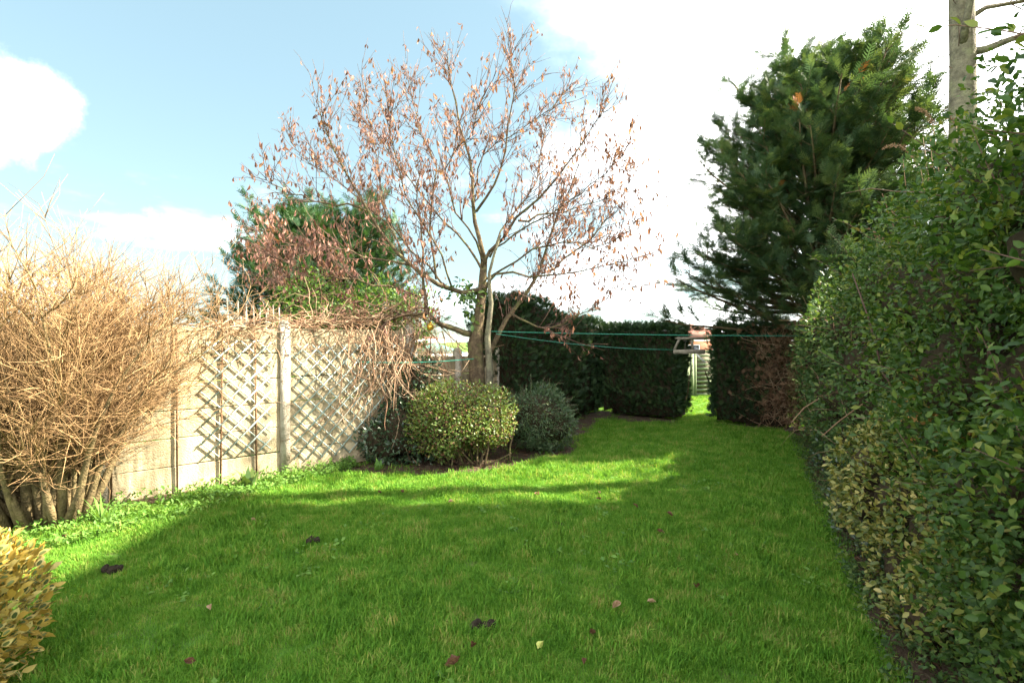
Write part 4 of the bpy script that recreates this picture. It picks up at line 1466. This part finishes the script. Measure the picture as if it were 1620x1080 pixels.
line(P(773, 524, 7.6), P(1290, 531, 8.8), .02, 'upper green washing line from the tree to the hedge')
line(P(785, 528, 7.66), P(1066, 553, gA[1] - .12), .06, 'lower green washing line from the tree to the timber arch')
line(FO + FD * 2.7 + FN * .1 + np.array([0, 0, CAM_H - 32 / 800 * 6.9]), P(752, 567, 7.5), .03, 'short green washing line from the trellis to the tree trunk')

# ------------------------------------------------------------------ timber arch in the opening
ar = thing('timber_arch', (gA + gB) / 2, 'grey timber arch frame over the narrow opening in the back hedge', 'arch')
ay = gA[1]


def arm(name, pts, w, material='timber', h=None):
    mb = MB()
    for a, b in zip(pts[:-1], pts[1:]):
        mb.bar(a, b, w, h)
    mb.build(name, material, ar)


for dy in (-.1, .35):
    Yq = ay + dy
    lx, rx = P(1080, 560, ay)[0], P(1114.5, 560, ay)[0]
    z1, z2 = P(0, 556, ay)[2], P(0, 535, ay)[2]
    arm('post', [(lx, Yq, -.05), (lx, Yq, z1 - .03)], .055)
    arm('post', [(rx, Yq, -.05), (rx, Yq, z2)], .055, 'whitepost' if dy < 0 else 'timber')
    xa, xb = P(1063, 0, ay)[0], P(1072, 0, ay)[0]
    arm('cross_beam', [(xa, Yq, z1), (rx - .03, Yq, z1)], .05, h=.085)
    arm('side_rail', [(xa + .02, Yq, z1 + .045), (xb, Yq, z2 - .02)], .04)
    arm('top_beam', [(xb - .03, Yq, z2), (rx + .02, Yq, z2)], .05, h=.05)
    xm = P(1093, 0, ay)[0]
    arm('strut', [(xm, Yq, z1 + .045), (xm - .02, Yq, z2 - .027)], .04)
arm('tie', [(xb, ay - .075, z2 - .002), (xb, ay + .325, z2 - .002)], .035)
arm('tie', [(xm, ay - .075, z2 + .004), (xm, ay + .325, z2 + .004)], .03)
arm('brace', [(rx - .035, ay - .135, z1 - .22), (P(1098, 0, ay)[0], ay - .135, z1 - .055)], .03, 'whitepost')

# ------------------------------------------------------------------ slatted timber screen beyond the opening
sy = 15.0
scn = thing('slatted_screen', P(1100, 628, sy) * np.array([1, 1, 0]), 'green-grey timber screen of boards and slats beyond the garden opening', 'fence')
top = P(0, 555, sy)[2]


def sbox(name, x0, x1, z0, z1, y, t, material='greenboard'):
    mb = MB(); mb.box(((x0 + x1) / 2, y, (z0 + z1) / 2), (x1 - x0, t, z1 - z0)); mb.build(name, material, scn)


xs = [P(p, 0, sy)[0] for p in (1058, 1066, 1074.5, 1083, 1091, 1098)]
for a, b in zip(xs[:-1], xs[1:]):
    sbox('board', a + .004, b - .004, .04, top, sy + random.uniform(-.006, .006), .03)
x0, x1 = xs[-1] + .01, P(1140, 0, sy)[0]
nsl = 11
for i in range(nsl):
    z = .06 + (top - .1) * i / (nsl - 1)
    sbox('slat', x0 + .06, x1 - .06, z, z + .055, sy, .022)
for x in (x0, x1):
    sbox('post', x - .05 + .05, x + .06, 0, top + .02, sy + .02, .07)
sbox('backing', x0 + .065, x1 - .065, .06, top - .02, sy + .07, .02, 'timber')

# ------------------------------------------------------------------ bungalow far behind
def house(name, c, w, dp, eave, ridge, z0, rot, label, wins, roofm='rooftile', group=None, chim=False):
    root = thing(name, (c[0], c[1], z0), label, 'house', group)
    root.rotation_euler = (0, 0, rot)

    def part(n, mb, m, parent=root):
        o = link(n, mb.mesh(n, m)); o.parent = parent
        return o
    mb = MB(); mb.box((0, 0, eave / 2), (w, dp, eave)); part('wall', mb, 'brick')
    ov = .35
    hw, hd = w / 2 + ov, dp / 2 + ov
    k = min(hw, hd)
    rl = max(hw, hd) - k
    ra, rb = ((-rl, 0), (rl, 0)) if hw >= hd else ((0, -rl), (0, rl))
    V = [(-hw, -hd, eave - .02), (hw, -hd, eave - .02), (hw, hd, eave - .02), (-hw, hd, eave - .02), (ra[0], ra[1], ridge), (rb[0], rb[1], ridge)]
    mb = MB()
    if hw >= hd:
        mb.add(V, [(0, 1, 5, 4), (2, 3, 4, 5), (3, 2, 1, 0)], [(1, 2, 5), (3, 0, 4)])
    else:
        mb.add(V, [(1, 2, 5, 4), (3, 0, 4, 5), (3, 2, 1, 0)], [(0, 1, 4), (2, 3, 5)])
    roof = part('roof', mb, roofm)
    for s in (-1, 1):
        mb = MB(); mb.box((0, s * (hd + .03), eave - .09), (2 * hw, .06, .16)); part('fascia', mb, 'white')
        mb = MB(); mb.box((s * (hw + .03), 0, eave - .09), (.06, 2 * hd, .16)); part('fascia', mb, 'white')
    if chim:
        mb = MB(); mb.box((ra[0] * .6 + .6, ra[1] * .6, ridge + .25), (.6, .5, 1.3)); ch = part('chimney', mb, 'brick', roof)
    for side, u, z, ww, hh in wins:      # side: 'f' front (-y), 'l' left (-x)
        if side == 'f':
            cc, sz = (u, -dp / 2 - .02, z), (ww, .06, hh); gz = (ww - .16, .02, hh - .16); gc = (u, -dp / 2 - .055, z)
        else:
            cc, sz = (-w / 2 - .02, u, z), (.06, ww, hh); gz = (.02, ww - .16, hh - .16); gc = (-w / 2 - .055, u, z)
        mb = MB(); mb.box(cc, sz); wo_ = part('window', mb, 'white')
        for s in (-1, 1):
            g2 = list(gz); c2 = list(gc)
            i = 0 if side == 'f' else 1
            g2[i] = gz[i] / 2 - .04; c2[i] += s * gz[i] / 4
            mb = MB(); mb.box(c2, g2); part('pane', mb, 'glass', wo_)
    return root


hc = P(1108, 540, 62)
house('brick_bungalow', (hc[0] + .4, 66.5, 0), 9.0, 8.5, 2.75, 4.85, -.9, 0.0, 'distant brick bungalow with red-brown hipped roof seen above the opening', [('f', -1.2, 1.55, 1.6, 1.2), ('f', 2.0, 1.55, 1.6, 1.2)])
house('brick_outbuilding', (P(640, 0, 19)[0], 20.2, 0), 1.7, 1.6, 1.75, 2.05, 0, .0, 'small pink brick outbuilding glimpsed over the low fence panels', [('f', -.35, 1.0, .45, .5), ('f', .35, 1.0, .45, .5)])
tr_ = house('garden_shed', (P(683, 0, 17)[0], 17.8, 0), 1.3, 1.2, 1.25, 1.6, 0, .0, 'low shed with teal roof glimpsed beside the tree trunk', [('f', 0, .7, .5, .4)], 'teal')

# unseen house added on the sun's side, out of the frame, to shade the near lawn
house('shade_casting_house', (10.3, 4.1, 0), 8.2, 3.26, 7.55, 8.7, 0, 0, 'unseen tall narrow brick house added to shade the near lawn',
      [('l', u, z, 1.2, 1.4) for u in (-.75, .75) for z in (1.4, 4.0, 6.3)], chim=True)

# ------------------------------------------------------------------ weeds and small plants
wp = []
for i in range(5200):
    s = rs.uniform(-1.2, 2.6)
    lim = float(np.interp(s, [-1.2, 0, .8, 1.5, 2.6], [1.25, 1.0, .85, .5, .25]))
    o = lim * rs.random() ** .8
    p = FO + FD * s + FN * (.06 + o)
    if rs.random() < .5 + .6 * mnoise.noise(Vector((p[0] * 2.5, p[1] * 2.5, 0))):
        p[2] = rs.uniform(.015, .11) * (1.2 - .7 * o / lim)
        wp.append(p)
wp = np.array(wp)
mb = MB()
nrm = unit(len(wp)) * .5 + np.array([0, 0, 1.])
for k in range(3):
    d = unit(len(wp)); d[:, 2] = np.abs(d[:, 2]) * .6 + .1
    mb.scatter(LEAF4, wp + RNG.normal(0, .012, wp.shape), d, nrm, RNG.uniform(.022, .05, len(wp)))
tag(mb.build('ground_weeds', 'weed'), 'bright green low weeds along the foot of the fence', 'weeds', kind='stuff')
wp = []
for i in range(4200):
    y = rs.uniform(1.8, 8.5)
    p = np.array([hedge_face(y) - rs.random() ** 1.5 * .42 + .22, y, rs.uniform(.01, .10)])
    if rs.random() < .55 + .7 * mnoise.noise(Vector((p[0] * 2, p[1] * 2, 4))):
        wp.append(p)
wp = np.array(wp); mb = MB()
for k in range(3):
    d = unit(len(wp)); d[:, 2] = np.abs(d[:, 2]) * .6 + .1
    mb.scatter(LEAF4, wp + RNG.normal(0, .012, wp.shape), d, unit(len(wp)) * .5 + np.array([0, 0, 1.]), RNG.uniform(.02, .045, len(wp)))
tag(mb.build('ground_weeds', 'far_hedge'), 'small dark weeds along the foot of the tall hedge', 'weeds', kind='stuff')
# rosettes of small broad weeds in the lawn
wp = []
for i in range(420):
    y = 2.2 + 6.5 * rs.random() ** 1.3
    x = rs.uniform(-.9, .8) * y
    if x > hedge_face(y) - .3 or (np.array([x, y, 0]) - FO) @ FN < .3 or mnoise.noise(Vector((x * .9, y * .9, 8))) < -.05:
        continue
    for k in range(rs.randint(4, 9)):
        wp.append((x + rs.gauss(0, .035), y + rs.gauss(0, .035), rs.uniform(.012, .04)))
wp = np.array(wp); wp = wp[~in_poly(wp, bedA_o) & ~in_poly(wp, bedC_o)]
d = unit(len(wp)); d[:, 2] = np.abs(d[:, 2]) * .4 + .1
mb = MB(); mb.scatter(LEAF4, wp, d, unit(len(wp)) * .4 + np.array([0, 0, 1.]), RNG.uniform(.025, .055, len(wp)), wscale=1.2)
tag(mb.build('lawn_weeds', 'weed'), 'small broad-leaved weeds scattered through the lawn', 'weeds', kind='stuff')
# leaf litter on the beds
lt = []
for i in range(1500):
    if rs.random() < .6:
        p = G(rs.uniform(560, 945), rs.uniform(700, 755))
    else:
        y = rs.uniform(2, 9); p = np.array([hedge_face(y) + rs.uniform(-.15, .3), y, 0])
    p[2] = .022; lt.append(p)
lt = np.array(lt); k = in_poly(lt, bedA_o) | in_poly(lt, bedC_o); lt = lt[k]
d = unit(len(lt)); d[:, 2] *= .25
mb = MB(); mb.scatter(CURL, lt, d, unit(len(lt)) * .3 + np.array([0, 0, 1.]), RNG.uniform(.03, .06, len(lt)))
tag(mb.build('leaf_litter', 'fallen_brown'), 'brown leaf litter on the soil under the shrubs and hedge', 'leaf litter', kind='stuff')


def blade_plant(name, c, n, L, w, material, label, cat):
    root = thing(name, c, label, cat)
    V, q = [], []
    for i in range(n):
        mb = MB()
        a = rs.uniform(0, 6.28)
        pts, _ = curve(np.array(c) + np.array([rs.gauss(0, .02), rs.gauss(0, .02), -.005]), (math.cos(a) * .4, math.sin(a) * .4, 1), L * rs.uniform(.6, 1.1), 6, .05, sag=.35, rs=rs)
        sdv = np.array([-math.sin(a), math.cos(a), 0])
        ww = np.array([.7, 1, 1, .85, .5, .05]) * w
        V = np.concatenate([pts - sdv * ww[:, None], pts + sdv * ww[:, None]])
        mb.add(V, [(j, j + 6, j + 7, j + 1) for j in range(5)], rnd=rs.random())
        mb.build('leaf', material, root)


blade_plant('strap_leaf_clump', G(160, 832), 18, .30, .009, 'weed', 'clump of long strap leaves at the foot of the bare shrub', 'plant')
blade_plant('broad_leaf_plant', G(392, 775), 11, .26, .035, 'far_hedge', 'broad-leaved green plant against the foot of the concrete fence', 'plant')
blade_plant('broad_leaf_plant', G(598, 744), 8, .16, .03, 'weed', 'small pale green plant at the bed edge near the trellis', 'plant')

# pale sticks lying in the bed
for pxs, lab in (([(646, 712), (651, 727), (660, 737), (664, 738)], 'bent pale stick lying on the soil in front of the rounded bush'),):
    pts = [G(*p) + np.array([0, 0, z]) for p, z in zip(pxs, (.10, .05, .03, .02))]
    mb = MB(); mb.tubes(np.array(pts), np.array([.006, .008, .008, .005]), 6)
    tag(mb.build('fallen_stick', 'vine'), lab, 'stick')

# ------------------------------------------------------------------ fallen leaves and clods on the lawn
FL = [(720, 1066, .13, 'brown', 'large dark red-brown curled leaf at the bottom edge of the lawn'),
      (746, 1036, .08, 'brown', 'upright brown leaf just behind the large curled one'),
      (857, 1034, .07, 'yellow', 'small yellow-green fallen leaf on the near lawn'),
      (975, 970, .09, 'pale', 'pale pinkish-brown folded leaf on the middle of the near lawn'),
      (1031, 963, .08, 'pale', 'pale leaf with white edge beside the folded pinkish-brown one'),
      (1104, 940, .08, 'brown', 'single brown leaf on the shaded lawn towards the tall hedge'),
      (936, 1015, .08, 'brown', 'red-brown leaf on the near lawn, nearer than the pale pair'),
      (925, 1060, .06, 'brown', 'tiny reddish leaf at the bottom of the lawn, below the red-brown one'),
      (1045, 850, .09, 'brown', 'dark brown leaf standing in shaded grass, middle distance'),
      (1060, 822, .09, 'brown', 'brown leaf farther back than the dark standing one'),
      (1165, 887, .05, 'pale', 'tiny whitish leaf on shaded grass near the hedge'),
      (850, 789, .09, 'brown', 'brown leaf on the sunlit strip of lawn'),
      (948, 786, .07, 'pale', 'pale leaf at the end of the sunlit strip'),
      (947, 796, .07, 'brown', 'brown leaf just below the pale one at the end of the sunlit strip'),
      (1006, 808, .08, 'brown', 'brown leaf at the corner where sunlight meets shade'),
      (713, 801, .07, 'pale', 'pale leaf on sunlit grass left of the other lit leaves'),
      (400, 830, .07, 'pale', 'pale fallen leaf on grass near the fence weeds'),
      (333, 973, .06, 'pale', 'whitish leaf on the shaded lawn at the left'),
      (300, 1059, .07, 'brown', 'reddish leaf at the bottom left of the lawn'),
      (104, 857, .08, 'brown', 'brown leaf lying by the weeds near the golden shrub'),
      (600, 786, .07, 'brown', 'brown leaf on the sunny grass in front of the trellis'),
      (637, 785, .06, 'brown', 'small dark leaf beside another in front of the trellis')]
for i, (px, py, s, c, lab) in enumerate(FL):
    p = G(px, py) + np.array([0, 0, .045])
    mb = MB()
    V = np.array(LEAF[0]); V[:, 1] -= .5
    V[:, 0] *= rs.uniform(.9, 1.4)
    V[:, 2] += (1.1 * np.abs(V[:, 0]) + .9 * V[:, 1] ** 2) * rs.uniform(.6, 1.3)
    V[:, 0] *= .8
    me_v = V * s * .85
    bm = bmesh.new()
    vs2 = [bm.verts.new(v) for v in me_v]
    for f in LEAF[1] + LEAF[2]:
        bm.faces.new([vs2[j] for j in f])
    bmesh.ops.subdivide_edges(bm, edges=bm.edges, cuts=1, use_grid_fill=True, smooth=.4)
    for v in bm.verts:
        v.co += Vector((rs.gauss(0, .02), rs.gauss(0, .02), rs.gauss(0, .04))) * s
    # stalk
    me = bpy.data.meshes.new('fallen_leaf'); bm.to_mesh(me); bm.free()
    me.materials.append(M['fallen_' + c])
    o = bpy.data.objects.new('fallen_leaf', me); COL.objects.link(o)
    o.location = [float(x) for x in p]
    o.rotation_euler = (rs.gauss(0, .35), rs.gauss(0, .35), rs.uniform(0, 6.28))
    tag(o, lab, 'leaf', 'fallen leaves on the lawn')
for px, py, r, lab in ((766, 996, .055, 'dark crumbly soil clod on the near lawn by the red-brown leaves'), (495, 860, .05, 'dark soil clod on the lawn at the shadow edge'),
                       (176, 905, .055, 'flat dark soil clod on the lawn at the left'), (886, 834, .04, 'small dark clod on the shaded lawn, middle distance')):
    bm = bmesh.new()
    for k in range(7):
        m_ = bmesh.ops.create_icosphere(bm, subdivisions=2, radius=r * rs.uniform(.3, .55))
        off = Vector((rs.gauss(0, r * .55), rs.gauss(0, r * .45), rs.uniform(0, r * .4)))
        for v in m_['verts']:
            v.co *= 1 + .35 * mnoise.noise(v.co * 60 + off * 40)
            v.co += off
    me = bpy.data.meshes.new('soil_clod'); bm.to_mesh(me); bm.free()
    me.materials.append(M['clod'])
    o = bpy.data.objects.new('soil_clod', me); COL.objects.link(o)
    o.location = [float(x) for x in G(px, py) + np.array([0, 0, .018])]
    tag(o, lab, 'soil clod', 'dark soil clods on the lawn')
